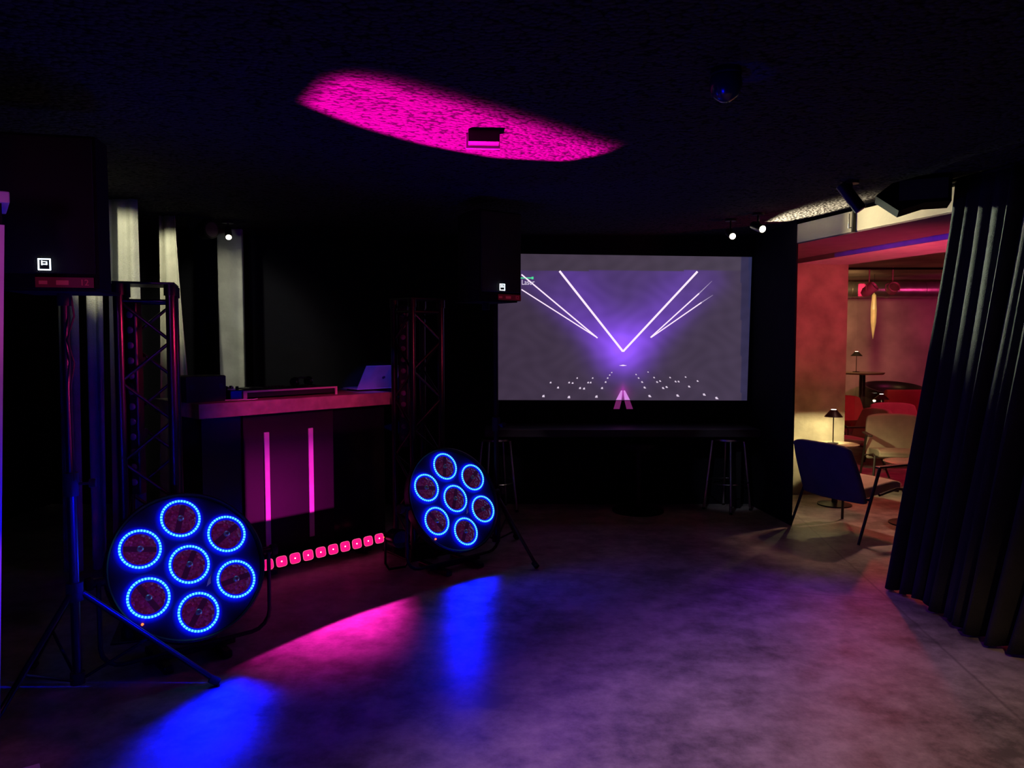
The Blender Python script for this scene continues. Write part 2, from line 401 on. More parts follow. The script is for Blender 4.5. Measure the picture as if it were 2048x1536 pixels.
# ------------------------------------------------------------------ curtains
def interp(pts, s):
    n = len(pts) - 1; x = min(max(s, 0), 1) * n; i = min(int(x), n - 1); f = x - i
    return Vector(pts[i]).lerp(Vector(pts[i + 1]), f)
def curtain(name, top, bot, zt, zb, nf, amp0, amp1, m, label, seed=1, cat='curtain', group=None, nu=None, jit=.9):
    rnd = random.Random(seed); ph = [rnd.uniform(-jit, jit) for _ in range(64)]
    am = [rnd.uniform(.3, 1.4) for _ in range(64)]
    def fn(u, v):
        t = u * nf; i = int(t); f = t - i; f2 = f * f * (3 - 2 * f)
        p = ph[i % 64] * (1 - f2) + ph[(i + 1) % 64] * f2
        a = am[i % 64] * (1 - f2) + am[(i + 1) % 64] * f2
        P, Q = interp(top, u), interp(bot, u)
        c = P.lerp(Q, v ** 1.15)
        e = .002; d = (interp(top, min(u + e, 1)).lerp(interp(bot, min(u + e, 1)), v) - interp(top, max(u - e, 0)).lerp(interp(bot, max(u - e, 0)), v)).normalized()
        n = Vector((-d.y, d.x))
        wv = math.sin(2 * PI * t + p + .5 * math.sin(v * 3 + i))
        wv = math.copysign(abs(wv) ** 1.25, wv)
        off = (amp0 + (amp1 - amp0) * v) * a * wv
        x = c + n * off + d * (math.cos(2 * PI * t + p) * .25 * (amp0 + (amp1 - amp0) * v))
        z = zt + (zb - zt) * v + (.012 * math.sin(t * 4) ** 2 if v > .99 else 0)
        return (x.x, x.y, z)
    o = MB().grid(fn, nu or int(nf * 18), 26).build(name, m, smooth=True, solid=.006)
    for p in o.data.polygons: p.use_smooth = True
    return tag(o, label, cat, group)
curtain('curtain', [(2.74, 4.72), (2.82, 4.35), (2.88, 4.0), (3.08, 3.3), (3.35, 2.4)],
        [(2.42, 4.78), (2.50, 4.40), (2.50, 4.0), (2.60, 3.5), (2.95, 2.4)], 2.575, .012, 15, .032, .055, M['blackcloth'],
        'long black velvet curtain gathered in folds at the right of the opening', seed=5, jit=1.5)
tr = thing('curtain_track', 'thin black ceiling track carrying the black velvet curtain', 'curtain track')
MB().tube([(2.72, 4.8, 2.585), (2.82, 4.35, 2.585), (2.88, 4.0, 2.585), (3.08, 3.3, 2.585), (3.35, 2.4, 2.585)], .012).build('rail', M['black_metal'], tr)

def cpanel(px0, px1, y, label, pxb0=None, pxb1=None, seed=1, nf=2.0, amp=.018):
    t0, t1 = at_y(px0, 480, y), at_y(px1, 480, y); b0, b1 = at_y(pxb0 or px0, 900, y), at_y(pxb1 or px1, 900, y)
    # extrapolate the sides from these two heights up to the ceiling and down to the floor
    def ex(p, q, z): k = (z - p.z) / (q.z - p.z); return p.lerp(q, k).xy
    return curtain('stage_curtain', [ex(t0, b0, 2.58), ex(t1, b1, 2.58)], [ex(t0, b0, .03), ex(t1, b1, .03)], 2.58, .03, nf, amp, amp * 1.3, M['greycloth'], label, seed, group='grey curtain panels behind the DJ booth', nu=60)
cpanel(112, 150, 5.0, 'narrow grey curtain panel just right of the left speaker pole', 122, 160, 1)
cpanel(166, 203, 5.05, 'narrow grey curtain panel between left speaker pole and left truss', 176, 212, 2)
cpanel(214, 276, 5.3, 'grey curtain panel behind the left truss, lit warm at its top', 222, 290, 3)
cpanel(318, 356, 6.0, 'grey curtain panel flaring outward at bottom, right of the left truss', 318, 392, 4, nf=1.6, amp=.03)

# ------------------------------------------------------------------ projection wall image
SY = 7.24
def sp(px, py, off=0.0): return at_y(px, py, SY - off)
q_tl, q_tr, q_bl, q_br = sp(998, 507), sp(1504, 514), sp(992, 800), sp(1494, 801)
def scol(x, y):   # colour of the picture at photo-frame coordinate
    def dl(ax, ay, bx, by):
        dx, dy = bx - ax, by - ay; t = ((x - ax) * dx + (y - ay) * dy) / (dx * dx + dy * dy)
        t = min(1, max(0, t)); return math.hypot(x - ax - t * dx, y - ay - t * dy), t
    r, g, b = .046, .030, .056
    k = min(1, max(0, (x - 1000) / 500)); r += .014 * k; g += .012 * k; b += .022 * k
    if y < 541: r, g, b = r * 1.12, g * 1.2, b * 1.05
    else:
        for (L, s, wd) in (((1120, 542, 1246, 703), 1, 46), ((1395, 542, 1246, 703), 1, 46), ((1030, 540, 1195, 676), .55, 26), ((1430, 565, 1301, 676), .55, 26)):
            d, t = dl(*L); e = math.exp(-(d / wd) ** 2 * 1.1) * s * (.3 + .7 * t ** 1.2)
            r += .09 * e; g += .02 * e; b += .36 * e
        e = math.exp(-((x - 1246) / 46) ** 2 - ((y - 690) / 38) ** 2); r += .12 * e; g += .035 * e; b += .42 * e
        if 1120 + (y - 541) * .78 < x < 1395 - (y - 541) * .92 and y < 703: r += .02; b += .09; g += .004
        e = math.exp(-abs(x - 1246) / 7) * math.exp(-((y - 786) / 14) ** 2); r += .35 * e; b += .3 * e
    if x > 1482: r, g, b = .034, .028, .072
    if x > 1498: r, g, b = .025, .026, .08
    nz = 1 + .09 * math.sin(x * .11 + 2 * math.sin(y * .07)) * math.sin(y * .13 + 1.7 * math.sin(x * .05))
    return r * nz, g * nz, b * nz
def proj_pos(u, v, off=0.0):
    a = q_tl.lerp(q_tr, u); b = q_bl.lerp(q_br, u); p = a.lerp(b, v); p.y -= off; return p
me = bpy.data.meshes.new('picture'); NU, NV = 200, 120
vs = [proj_pos(i / NU, j / NV) for j in range(NV + 1) for i in range(NU + 1)]
fs = [(j * (NU + 1) + i, j * (NU + 1) + i + 1, (j + 1) * (NU + 1) + i + 1, (j + 1) * (NU + 1) + i) for j in range(NV) for i in range(NU)]
me.from_pydata(vs, [], fs)
ca = me.color_attributes.new('picture', 'FLOAT_COLOR', 'POINT')
for j in range(NV + 1):
    for i in range(NU + 1):
        u, v = i / NU, j / NV
        x = (998 + (1504 - 998) * u) * (1 - v) + (992 + (1494 - 992) * u) * v; y = (507 + 7 * u) * (1 - v) + (800 + u) * v
        ca.data[j * (NU + 1) + i].color = (*scol(x, y), 1)
pm = bpy.data.materials.new('projected_picture'); pm.use_nodes = True
b = pm.node_tree.nodes['Principled BSDF']; at = pm.node_tree.nodes.new('ShaderNodeVertexColor'); at.layer_name = 'picture'
pm.node_tree.links.new(at.outputs[0], b.inputs['Emission Color']); b.inputs['Emission Strength'].default_value = 1; b.inputs['Base Color'].default_value = (.015, .015, .02, 1); b.inputs['Roughness'].default_value = .9
me.materials.append(pm)
scr = thing('projection_screen', 'wide projection screen showing violet laser beams, on the back wall', 'screen', ((q_bl.x + q_br.x) / 2, SY, q_bl.z))
po = bpy.data.objects.new('picture', me); COL.objects.link(po)
sloc = scr.location.copy()
def under(o, root):   # keep world coordinates when parenting
    o.parent = root; o.matrix_parent_inverse = Matrix.Translation(-root.location) if root.rotation_euler.z == 0 else root.matrix_basis.inverted(); return o
under(po, scr)
def embox(name, col, es): return mat(name, (.02, .02, .02), .6, emit=col, es=es, var=0)
M['beam'] = embox('beam_white', (1, .78, 1), 1.1); M['beam2'] = embox('beam_soft', (.75, .6, .95), .55); M['green'] = embox('green_line', (.1, .9, .4), .8)
M['dots'] = embox('floor_sparks', (.9, .75, .95), .8); M['pinkspill'] = embox('beam_foot', (.85, .3, .95), .8); M['txt'] = embox('caption_light', (.85, .75, .95), .9)
def line_on(mb, a, b_, wd, off=.004, w2=None):
    ax, ay = a; bx, by = b_; L = math.hypot(bx - ax, by - ay); nx, ny = -(by - ay) / L * wd / 2, (bx - ax) / L * wd / 2
    k = (w2 if w2 is not None else wd) / wd
    mb.poly([sp(ax + nx, ay + ny, off), sp(bx + nx * k, by + ny * k, off), sp(bx - nx * k, by - ny * k, off), sp(ax - nx, ay - ny, off)])
m1 = MB()
for a, b_, wd in (((1119, 542), (1246, 703), 4.2), ((1395, 543), (1246, 703), 4.0), ((1043, 549), (1195, 676), 2.6), ((1043, 579), (1194, 675), 2.2), ((1398, 587), (1301, 675), 2.4), ((1403, 605), (1302, 675), 2.2)):
    m1 = MB(); line_on(m1, a, b_, wd); under(m1.build('laser_beam', M['beam']), scr)
m1 = MB(); m1.poly([sp(1238, 731, .004), sp(1246, 729.5, .004), sp(1254, 731, .004), sp(1246, 732, .004)])
under(m1.build('horizon_glow', M['beam']), scr)
m1 = MB(); line_on(m1, (1398, 587), (1424, 562), 2.2, w2=.4); under(m1.build('fading_beam', M['beam2']), scr); m1 = MB(); line_on(m1, (1403, 605), (1426, 590), 2.2, w2=.4)
under(m1.build('fading_beam', M['beam2']), scr)
m1 = MB()
rows = [(745, 1218, 1275), (753, 1214, 1278), (756, 1216, 1280), (765, 1211, 1284), (776, 1204, 1290), (794, 1192, 1299)]
pts = [(1224, 745), (1220, 750), (1216, 756), (1212, 764), (1205, 776), (1194, 793), (1272, 749), (1277, 756), (1284, 764), (1289, 775), (1299, 792),
       (1296, 744), (1308, 755), (1320, 762), (1333, 774), (1355, 791), (1340, 755), (1357, 763), (1378, 773), (1408, 789), (1371, 754), (1395, 762),
       (1186, 756), (1177, 765), (1161, 776), (1139, 794), (1155, 756), (1139, 765), (1117, 775), (1088, 792), (1102, 765), (1146, 766), (1182, 765), (1169, 777), (1326, 776), (1314, 764), (1351, 763), (1433, 796)]
for (x, y) in pts:
    s = 1.1 + (y - 740) * .03; dx = 1 if x > 1246 else -1
    m1 = MB(); m1.poly([sp(x - s, y - s * .6, .005), sp(x + s * .3, y - s * .9, .005), sp(x + s * (1 + .5 * dx), y + s * .9 * 1, .005), sp(x - s * (1 - .5 * dx), y + s * .8, .005)]); under(m1.build('light_speck', M['dots']), scr)
m1 = MB()
m1.poly([sp(1242, 781, .005), sp(1245, 781, .005), sp(1243, 800, .005), sp(1232, 800, .005)])
m1.poly([sp(1247, 781, .005), sp(1250, 781, .005), sp(1260, 800, .005), sp(1249, 800, .005)])
under(m1.build('beam_foot', M['pinkspill']), scr)
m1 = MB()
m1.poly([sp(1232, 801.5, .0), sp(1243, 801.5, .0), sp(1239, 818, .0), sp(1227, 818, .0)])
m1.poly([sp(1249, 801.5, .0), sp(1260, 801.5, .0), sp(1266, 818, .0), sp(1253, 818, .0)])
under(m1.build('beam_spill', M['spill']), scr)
m1 = MB(); line_on(m1, (1035, 556), (1065, 556), 2.2); m1.poly([sp(1063, 553.5, .005), sp(1067, 553.5, .005), sp(1067, 558.5, .005), sp(1063, 558.5, .005)])
under(m1.build('green_bar', M['green']), scr)
tp = sp(1056, 565, .006)
under(text_obj('caption', 'Laser', .068, M['txt'], Matrix.Translation(tp) @ Matrix.Rotation(PI / 2, 4, 'X') @ Matrix.Scale(.85, 4, (1, 0, 0)), None, 0), scr)

# shelf counter under the screen
ct = thing('wall_counter', 'long black counter shelf fixed under the projection screen', 'counter', (1.0, 7.0, 0))
MB().box((0, 0, .755), (2.5, .5, .07), bev=.006).build('counter_top', mat('counter_black', (.02, .018, .022), .45), ct)
for x in (-1.15, 1.15): MB().box((x, .15, .36), (.05, .18, .72)).build('support_panel', M['black'], ct)

# bar stools
def make_stool(loc, rz, label, g='steel bar stools under the counter'):
    t = thing('bar_stool', label, 'stool', loc, rz, g)
    MB().lathe([(0, .66), (.155, .66), (.166, .668), (.166, .685), (.155, .692), (.1, .688), (0, .686)]).build('seat', M['steel'], t, smooth=True)
    for k in range(4):
        a = PI / 4 + k * PI / 2; c, s_ = math.cos(a), math.sin(a)
        l = MB().cyl((.145 * c, .145 * s_, .66), (.215 * c, .215 * s_, .01), .0145).build('leg', M['steel'], t, smooth=True)
        MB().cyl((.214 * c, .214 * s_, .02), (.216 * c, .216 * s_, 0), .015).build('foot_cap', M['rubber'], l)
    MB().tube([(.185 * math.cos(a * PI / 12), .185 * math.sin(a * PI / 12), .27) for a in range(25)], .006).build('foot_ring', M['steel'], t, smooth=True)
    return t
make_stool((2.03, 7.0, 0), math.radians(38), 'steel bar stool under the right end of the black counter')
make_stool((-.15, 7.0, 0), math.radians(20), 'steel bar stool behind the right stage light', )
t = thing('pedestal_stool', 'black round pedestal stool standing in the dark under the counter', 'stool', (1.18, 6.95, 0))
MB().lathe([(0, .58), (.15, .58), (.17, .6), (.17, .64), (.15, .66), (0, .66)]).build('seat', M['black'], t, smooth=True)
MB().cyl((0, 0, .02), (0, 0, .58), .03).build('pole', M['black_metal'], t, smooth=True)
MB().lathe([(0, 0), (.24, 0), (.24, .012), (.05, .035), (0, .035)]).build('base', M['black_metal'], t, smooth=True)

# ------------------------------------------------------------------ blinder stage lights
def make_blinder(C, a, bx, cy, s, label, hang=False):
    C = Vector(C)
    root = thing('stage_light', label, 'stage light', (C.x, C.y, 0), a, 'round seven eye stage lights beside the DJ booth')
    M3 = Matrix.Translation((0, 0, C.z)) @ Matrix.Rotation(bx, 4, 'X')
    T = M3 @ Matrix.Rotation(cy, 4, 'Y')
    R = s * 1.0 + .137
    hs = MB().lathe([(0, -.11), (R * .72, -.11), (R * .97, -.055), (R, -.02), (R, .022), (R - .008, .028), (R - .016, .022), (R - .018, .0), (0, .0)], axis='Y', n=64).build('housing', M['black_metal'], root, smooth=True)
    hs.matrix_local = T
    pl = MB().lathe([(R - .02, .001), (R - .02, .004), (0, .004)], axis='Y', n=64)
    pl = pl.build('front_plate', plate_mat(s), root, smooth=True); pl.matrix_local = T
    cs = [(0, 0)] + [(s * math.cos(math.radians(60 * k)), s * math.sin(math.radians(60 * k))) for k in range(6)]
    eye = None
    for i, (cx, cz) in enumerate(cs):
        if eye is None:
            eye = MB().lathe([(.094, .004), (.094, .02), (.079, .02), (.074, .006), (.055, -.0), (.03, -.0), (0, .0035)][:], axis='Y', n=40)
            # dish sunk in front of the plate
            eye.bm.free(); eye = MB().lathe([(.078, .018), (.07, .010), (.05, .0065), (.02, .0052), (0, .005)], axis='Y', n=40).build('lamp_eye', M['dish'], root, smooth=True)
            st = MB().box((0, -.0165, 0), (.026, .004, .140), bev=.001).build('bulb_strut', M['strut'], eye)
            bu = MB().lathe([(0, .018), (.014, .02), (.014, .03), (.008, .036), (0, .037)], axis='Y', n=16).build('bulb', M['bulbdim'], eye, smooth=True)
            col = MB().lathe([(.053, .0195), (.122, .0195)][:0] or [(.1135, .0045), (.1135, .0075), (.100, .013), (.094, .0225), (.079, .0225), (.063, .012)], axis='Y', n=64).build('bloom_collar', M['halo'], eye, smooth=True)  # collar added to carry the painted bloom
            rg = MB(); nn = 80
            rr = []
            for k in range(nn):
                an = 2 * PI * k / nn
                rr.append([rg.bm.verts.new(((.0868 + .0052 * math.cos(q * PI / 4)) * math.cos(an), -.025 - .0052 * math.sin(q * PI / 4), (.0868 + .0052 * math.cos(q * PI / 4)) * math.sin(an))) for q in range(8)])
            for k in range(nn):
                for q in range(8): rg.bm.faces.new((rr[k][q], rr[k][(q + 1) % 8], rr[(k + 1) % nn][(q + 1) % 8], rr[(k + 1) % nn][q]))
            rg.build('led_ring', M['ring'], eye, smooth=True)
            e = eye
        else:
            e = copy_tree(eye, root)
        e.matrix_local = T @ Matrix.Translation((cx, 0, cz)) @ Matrix.Rotation((0, .9, .5, -.15, 1.25, -1.0, .15)[i], 4, 'Y') @ Matrix.Scale(1.055, 4)
    # yoke: U of flat bar in the upright plane, pivots at the sides, standing on a cross of feet
    yk = MB(); W = R + .028
    pts = [(-W, 0, C.z)] + [(-W, 0, .16 + .0)] + [(-W + .1 * (1 - math.cos(t * PI / 8)), 0, .16 - .1 * math.sin(t * PI / 8)) for t in range(1, 5)]
    pts = pts + [(-p[0], 0, p[2]) for p in pts[::-1]]
    pts = [(x, -.02, z) for x, y, z in pts]
    yk.tube(pts, .011, n=8); yk.build('yoke', M['black'], root, smooth=True)
    for sx in (-1, 1):
        MB().cyl((sx * (R - .01), -.0, C.z), (sx * (W + .03), -.0, C.z), .022).build('pivot_bolt', M['black_metal'], root, smooth=True)
        MB().lathe([(0, 0), (.03, 0), (.034, .01), (.03, .03), (0, .032)], axis='Z', n=10, mx=Matrix.Rotation(sx * PI / 2, 3, 'Y'), c=(sx * (W + .02), 0, C.z)).build('clamp_knob', M['rubber'], root, smooth=True)
        MB().box((sx * .14, .03, .02), (.05, .34, .04), bev=.01).build('foot', M['black_metal'], root)
    MB().box((0, -.0, .038), (.44, .05, .024), bev=.004).build('base_bar', M['black_metal'], root)
    dd = MB().cyl((-.1, -.006, -R + .05), (-.1, -.014, -R + .05), .0055); dd = dd.build('indicator_light', M['red_dot'], root); dd.matrix_local = T
    stm = mat('pale_sticker', (.6, .6, .62), .5); pp = MB().poly([(.113, -.006, -.02), (.128, -.006, .03), (.133, -.006, -.05), (.118, -.006, -.075)]).build('sticker', stm, root); pp.matrix_local = T
    pp = MB().poly([(-.12, -.006, -R + .07), (-.06, -.006, -R + .085), (-.055, -.006, -R + .075), (-.115, -.006, -R + .058)])
    pp = pp.build('sticker', stm, root); pp.matrix_local = T
    n = Matrix.Rotation(a, 3, 'Z') @ Matrix.Rotation(bx, 3, 'X') @ Vector((0, -1, 0))
    return root, C, n
b1, C1_, n1 = make_blinder((-1.6237, 3.7, .4705), .7022, -.5048, .5129, .241, 'large round seven ring blue stage light in front of the left truss')
b2, C2_, n2 = make_blinder((-.410, 5.19, .4862), .729, -.4423, .4722, .2375, 'seven ring blue stage light in front of the right truss')

# ------------------------------------------------------------------ trusses
def make_truss(loc, rz, label, H=1.906):
    t = thing('truss_tower', label, 'truss', loc, rz, 'black square truss towers either side of the DJ booth')
    h = .125
    for sx in (-1, 1):
        for sy in (-1, 1):
            c = MB().cyl((sx * h, sy * h, .012), (sx * h, sy * h, H - .012), .024).build('chord', M['truss'], t, smooth=True)
            MB().cyl((sx * h, sy * h, .012), (sx * h, sy * h, .07), .033).build('coupler', M['black_metal'], c, smooth=True)
            MB().cyl((sx * h, sy * h, H - .07), (sx * h, sy * h, H - .012), .031).build('coupler', M['black_metal'], c, smooth=True)
    for f in range(4):
        mb = MB(); R = Matrix.Rotation(f * PI / 2, 3, 'Z')
        mb.cyl(R @ Vector((-h, -h, H - .10)), R @ Vector((h, -h, H - .10)), .010)
        mb.cyl(R @ Vector((-h, -h, .10)), R @ Vector((h, -h, .10)), .010)
        nb = 8; zs = [.1 + (H - .2) * k / nb for k in range(nb + 1)]
        for k in range(nb):
            sgn = -1 if (k + f) % 2 else 1
            mb.cyl(R @ Vector((-sgn * h, -h, zs[k])), R @ Vector((sgn * h, -h, zs[k + 1])), .009)
        mb.build('bracing', M['truss'], t, smooth=True)
    mb = MB()
    mb.box((0, 0, H - .006), (.30, .30, .012), bev=.003); mb.build('top_plate', M['black_metal'], t)
    MB().box((0, 0, .006), (.40, .40, .012), bev=.003).build('base_plate', M['black_metal'], t)
    return t
TL = at_z(298, 568, 1.88); TR = at_z(832, 598, 1.88)
TL = Vector((-1.986, 4.1, 0)); TR = Vector((-.705, 5.6, 0))
make_truss(TL, math.radians(20), 'dark square truss tower behind the left stage light')
make_truss(TR, math.radians(40), 'dark square truss tower at the right end of the DJ booth')

# LED battens
def make_batten(name, label, n, lit, pitch=.083, group=None):
    t = thing(name, label, 'light bar', group=group)
    L = n * pitch + .06
    MB().box((0, 0, 0), (L, .07, .07), bev=.008).build('housing', M['black_metal'], t)
    for k in range(n):
        x = (k - (n - 1) / 2) * pitch
        if lit:
            mb = MB(); sq = []
            for k2 in range(28):
                a_ = 2 * PI * k2 / 28; ca_, sa_ = math.cos(a_), math.sin(a_)
                sq.append((.036 * math.copysign(abs(ca_) ** .5, ca_), .035 * math.copysign(abs(sa_) ** .5, sa_)))
            mb.poly([(x + a_, -.0365, b_) for a_, b_ in sq])
            e = mb.build('led_eye', M['pinkled'], t)
            MB().lathe([(0, .0385), (.0045, .0385), (.0045, .037)], axis='Y', n=12, c=(x, 0, 0)).build('led_core', M['pinkcore'], e)
            mb = MB(); q = [(x + a_, -.0375, b_) for a_, b_ in sq + sq[:1]]
            mb.tube(q, .0012, n=5).build('lens_rim', M['pinkrim'], e)
        else:
            MB().lathe([(.019, .035), (.019, .037), (.013, .040), (0, .042)], axis='Y', n=16, c=(x, 0, 0)).build('lens', M['unlit'], t, smooth=True)
    return t
# desk geometry
D0 = Vector((-2.0, 4.77)); DD = Vector((1.056, 1.13)).normalized(); DN = Vector((DD.y, -DD.x))    # DN: towards the room
DA = math.atan2(DD.y, DD.x)
def desk(u, v, z=0.0):   # u along the front from its left end, v towards the room
    p = D0 + DD * u + DN * v; return Vector((p.x, p.y, z))
bar = make_batten('led_bar', 'glowing pink LED bar lying on the floor before the DJ booth', 11, True, .0925)
c = (at_z(502, 1135, .08) + at_z(753, 1076, .08)) / 2
P0, P1 = at_z(502, 1136, .085), at_z(753, 1077, .085); dv = (P1 - P0).xy
bar.location = (P0 + P1) / 2; bar.rotation_euler = (math.radians(-12), 0, math.atan2(dv.y, dv.x))
bl = dv.length; sc = bl / (10 * .0925)
print('bar scale', sc)
for o in bar.children:
    pass
bar.scale = (sc, 1, 1)
for sx in (-.35, .35): MB().box((sx, .01, -.055), (.06, .13, .035), bev=.006).build('foot_bracket', M['black_metal'], bar)
MB().cyl((.5 , -.034, 0), (.5, -.038, 0), .005).build('indicator_light', M['red_dot'], bar)
for nm, T_, px, z0, lab in (('l', TL, 268, 1.28, 'unlit black light bar fixed upright inside the left truss tower'), ('r', TR, 808, 1.32, 'unlit black light bar fixed upright inside the right truss tower')):
    o = make_batten('light_batten', lab, 12, False, group='unlit light bars upright in the trusses')
    o.rotation_euler = (0, PI / 2, 0)
    p = Vector((T_.x, T_.y, z0 if nm == 'l' else 1.33)); p.x = (px - 1024) / F * T_.y
    o.location = p
    mb = MB().box((0.2, .055, 0), (.05, .05, .05)).box((-.2, .055, 0), (.05, .05, .05)); mb.build('clamp', M['black_metal'], o)

# ------------------------------------------------------------------ DJ booth
DH = 1.19
def on_desk(px, v, z=DH):   # local u of a pixel column at a given setback
    r = ray(px, 790); nrm = Vector((DN.x, DN.y, 0)); p0 = desk(0, v)
    k = (p0 - Vector((0, 0, CAMZ))).dot(nrm) / r.dot(nrm); h = Vector((0, 0, CAMZ)) + r * k
    return (h.xy - D0).dot(DD)
booth = thing('dj_booth', 'DJ desk with a thick wooden top and dark front panels', 'desk', desk(.775, -.35), DA)
DL, DH = 1.55, 1.19
M4 = booth.matrix_basis.copy()
bpy.context.view_layer.update()
def bl_(u, v, z): return (u - .775, -(v + .35), z)      # local coordinates (v towards the room is -y)
MB().box((0, 0, DH - .048), (DL, .70, .096), bev=.004).build('desktop', M['wood'], booth)
U0, U1 = on_desk(485, -.07), on_desk(665, -.07)
MB().box(bl_((U0 + U1) / 2, -.08, .545), (U1 - U0, .02, 1.09)).build('front_panel', M['panel'], booth)
MB().box(bl_((U0 + .05) / 2, -.10, .545), (U0 - .06, .02, 1.09)).build('side_panel', M['gloss'], booth)
MB().box(bl_((U1 + 1.53) / 2, -.09, .545), (1.52 - U1, .02, 1.09)).build('side_panel', M['gloss'], booth)
MB().box(bl_(.79, -.55, .545), (1.4, .02, 1.09)).build('rear_panel', M['black'], booth)
MB().box(bl_(.80, -.06, .02), (1.4, .10, .04)).build('plinth', M['black'], booth)
for px in (534, 622):
    # intersect pixel ray with the front plane
    r = ray(px, 950); o3 = Vector((0, 0, CAMZ)); nrm = Vector((DN.x, DN.y, 0)); p0 = desk(0, -.068)
    k = (p0 - o3).dot(nrm) / r.dot(nrm); hit = o3 + r * k; u = (hit.xy - D0).dot(DD)
    MB().box(bl_(u, -.066, .56), (.040, .012, .80), bev=.004).build('pale_strip', M['strip'], booth)
def dthing(name, label, cat, u, v, rz=0.0, group=None):
    return thing(name, label, cat, desk(u, v, DH), DA + rz, group)
# black case
u0, u1 = on_desk(363, -.22), on_desk(443, -.22)
t = dthing('equipment_case', 'black box standing at the left end of the desktop', 'case', (u0 + u1) / 2 , -.25)
MB().box((0, 0, .085), (u1 - u0, .20, .17), bev=.004).build('body', M['black'], t)
MB().box((0, 0, .1715), (u1 - u0 - .01, .19, .003)).build('lid', M['cab'], t)
for x in (-.1, .1): MB().box((x, -.101, .10), (.03, .006, .03)).build('latch', M['black_metal'], t)
# media player / mixer with cable
uc = on_desk(466, -.25)
t = dthing('dj_mixer', 'black mixer between the black box and the controller', 'mixer', uc - .025, -.27)
MB().box((0, 0, .035), (.11, .28, .07), bev=.006).build('body', M['gloss'], t)
for i in range(3):
    for j in range(2): MB().cyl((-.035 + .035 * i, -.06 + .09 * j, .07), (-.035 + .035 * i, -.06 + .09 * j, .09), .012, .010).build('knob', M['steel'] if i == 1 else M['rubber'], t, smooth=True)
MB().box((-.03, -.11, .074), (.03, .05, .006)).build('key', M['white'], t)
mb = MB().tube([desk(uc - .12, -.12, DH + .006), desk(uc - .06, -.07, DH + .007), desk(uc + .0, -.08, DH + .007), desk(uc + .05, -.05, DH + .006), desk(uc + .1, -.1, DH + .006)], .004)
tag(mb.build('audio_cable', M['white'], smooth=True), 'short pale cable lying in front of the mixer', 'cable')
# controller
u0, u1 = on_desk(487, -.12), on_desk(674, -.12)
t = dthing('dj_controller', 'wide DJ controller with a pale pink front frame', 'DJ controller', (u0 + u1) / 2, -.30)
W_ = u1 - u0; fr_m = mat('pale_frame', (.62, .5, .5), .5)
MB().box((0, .02, .035), (W_ - .01, .36, .045), bev=.004).build('body', M['black'], t)
mb = MB().box((0, -.18, .055), (W_, .012, .012)); mb.box((-W_ / 2 + .012, -.18, .029), (.024, .012, .058)); mb.box((W_ / 2 - .008, -.18, .029), (.016, .012, .058)); mb.build('front_frame', fr_m, t)
for sx in (-1, 1):
    j = MB().lathe([(0, .057), (.085, .057), (.088, .06), (.088, .066), (.08, .07), (0, .07)], c=(sx * W_ * .3, .02, 0)).build('jog_wheel', M['black_metal'], t, smooth=True)
for i in range(6): MB().cyl((-.07 + .028 * i, .08, .057), (-.07 + .028 * i, .08, .072), .008).build('knob', M['rubber'], t, smooth=True)
# headphones
uh = on_desk(612, -.3)
t = thing('headphones', 'black headphones lying on the DJ controller', 'headphones', desk(uh, -.33, DH + .075), DA + .4)
MB().tube([(.085 * math.cos(a * PI / 12), .02, .02 + .03 * math.sin(a * PI / 12)) for a in range(13)], .008).build('headband', M['black_metal'], t, smooth=True)
for sx in (-1, 1): MB().lathe([(0, -.018), (.03, -.018), (.036, -.008), (.036, .012), (.026, .02), (0, .02)], c=(sx * .085, .02, .02), mx=Matrix.Rotation(PI / 2, 3, 'Y')).build('ear_cup', M['gloss'], t, smooth=True)
# laptop
ul = on_desk(752, -.25)
t = dthing('laptop', 'open laptop at the right end of the DJ desk, lid back lit blue', 'laptop', ul - .03, -.33, math.radians(-5))
MB().box((0, -.02, .022), (.34, .23, .012), bev=.004).build('base', M['laptop'], t)
lid = MB().box((0, 0, .115), (.34, .008, .23), bev=.003).build('lid', M['laptop'], t); lid.matrix_local = Matrix.Translation((0, -.135, .028)) @ Matrix.Rotation(math.radians(38), 4, 'X')
lg = MB().cyl((0.03, -.0045, .11), (0.03, -.006, .11), .014, n=24).build('logo', M['logo'], lid)
st = MB().box((0, 0, .008), (.26, .2, .016), bev=.004).build('riser', M['black_metal'], t)

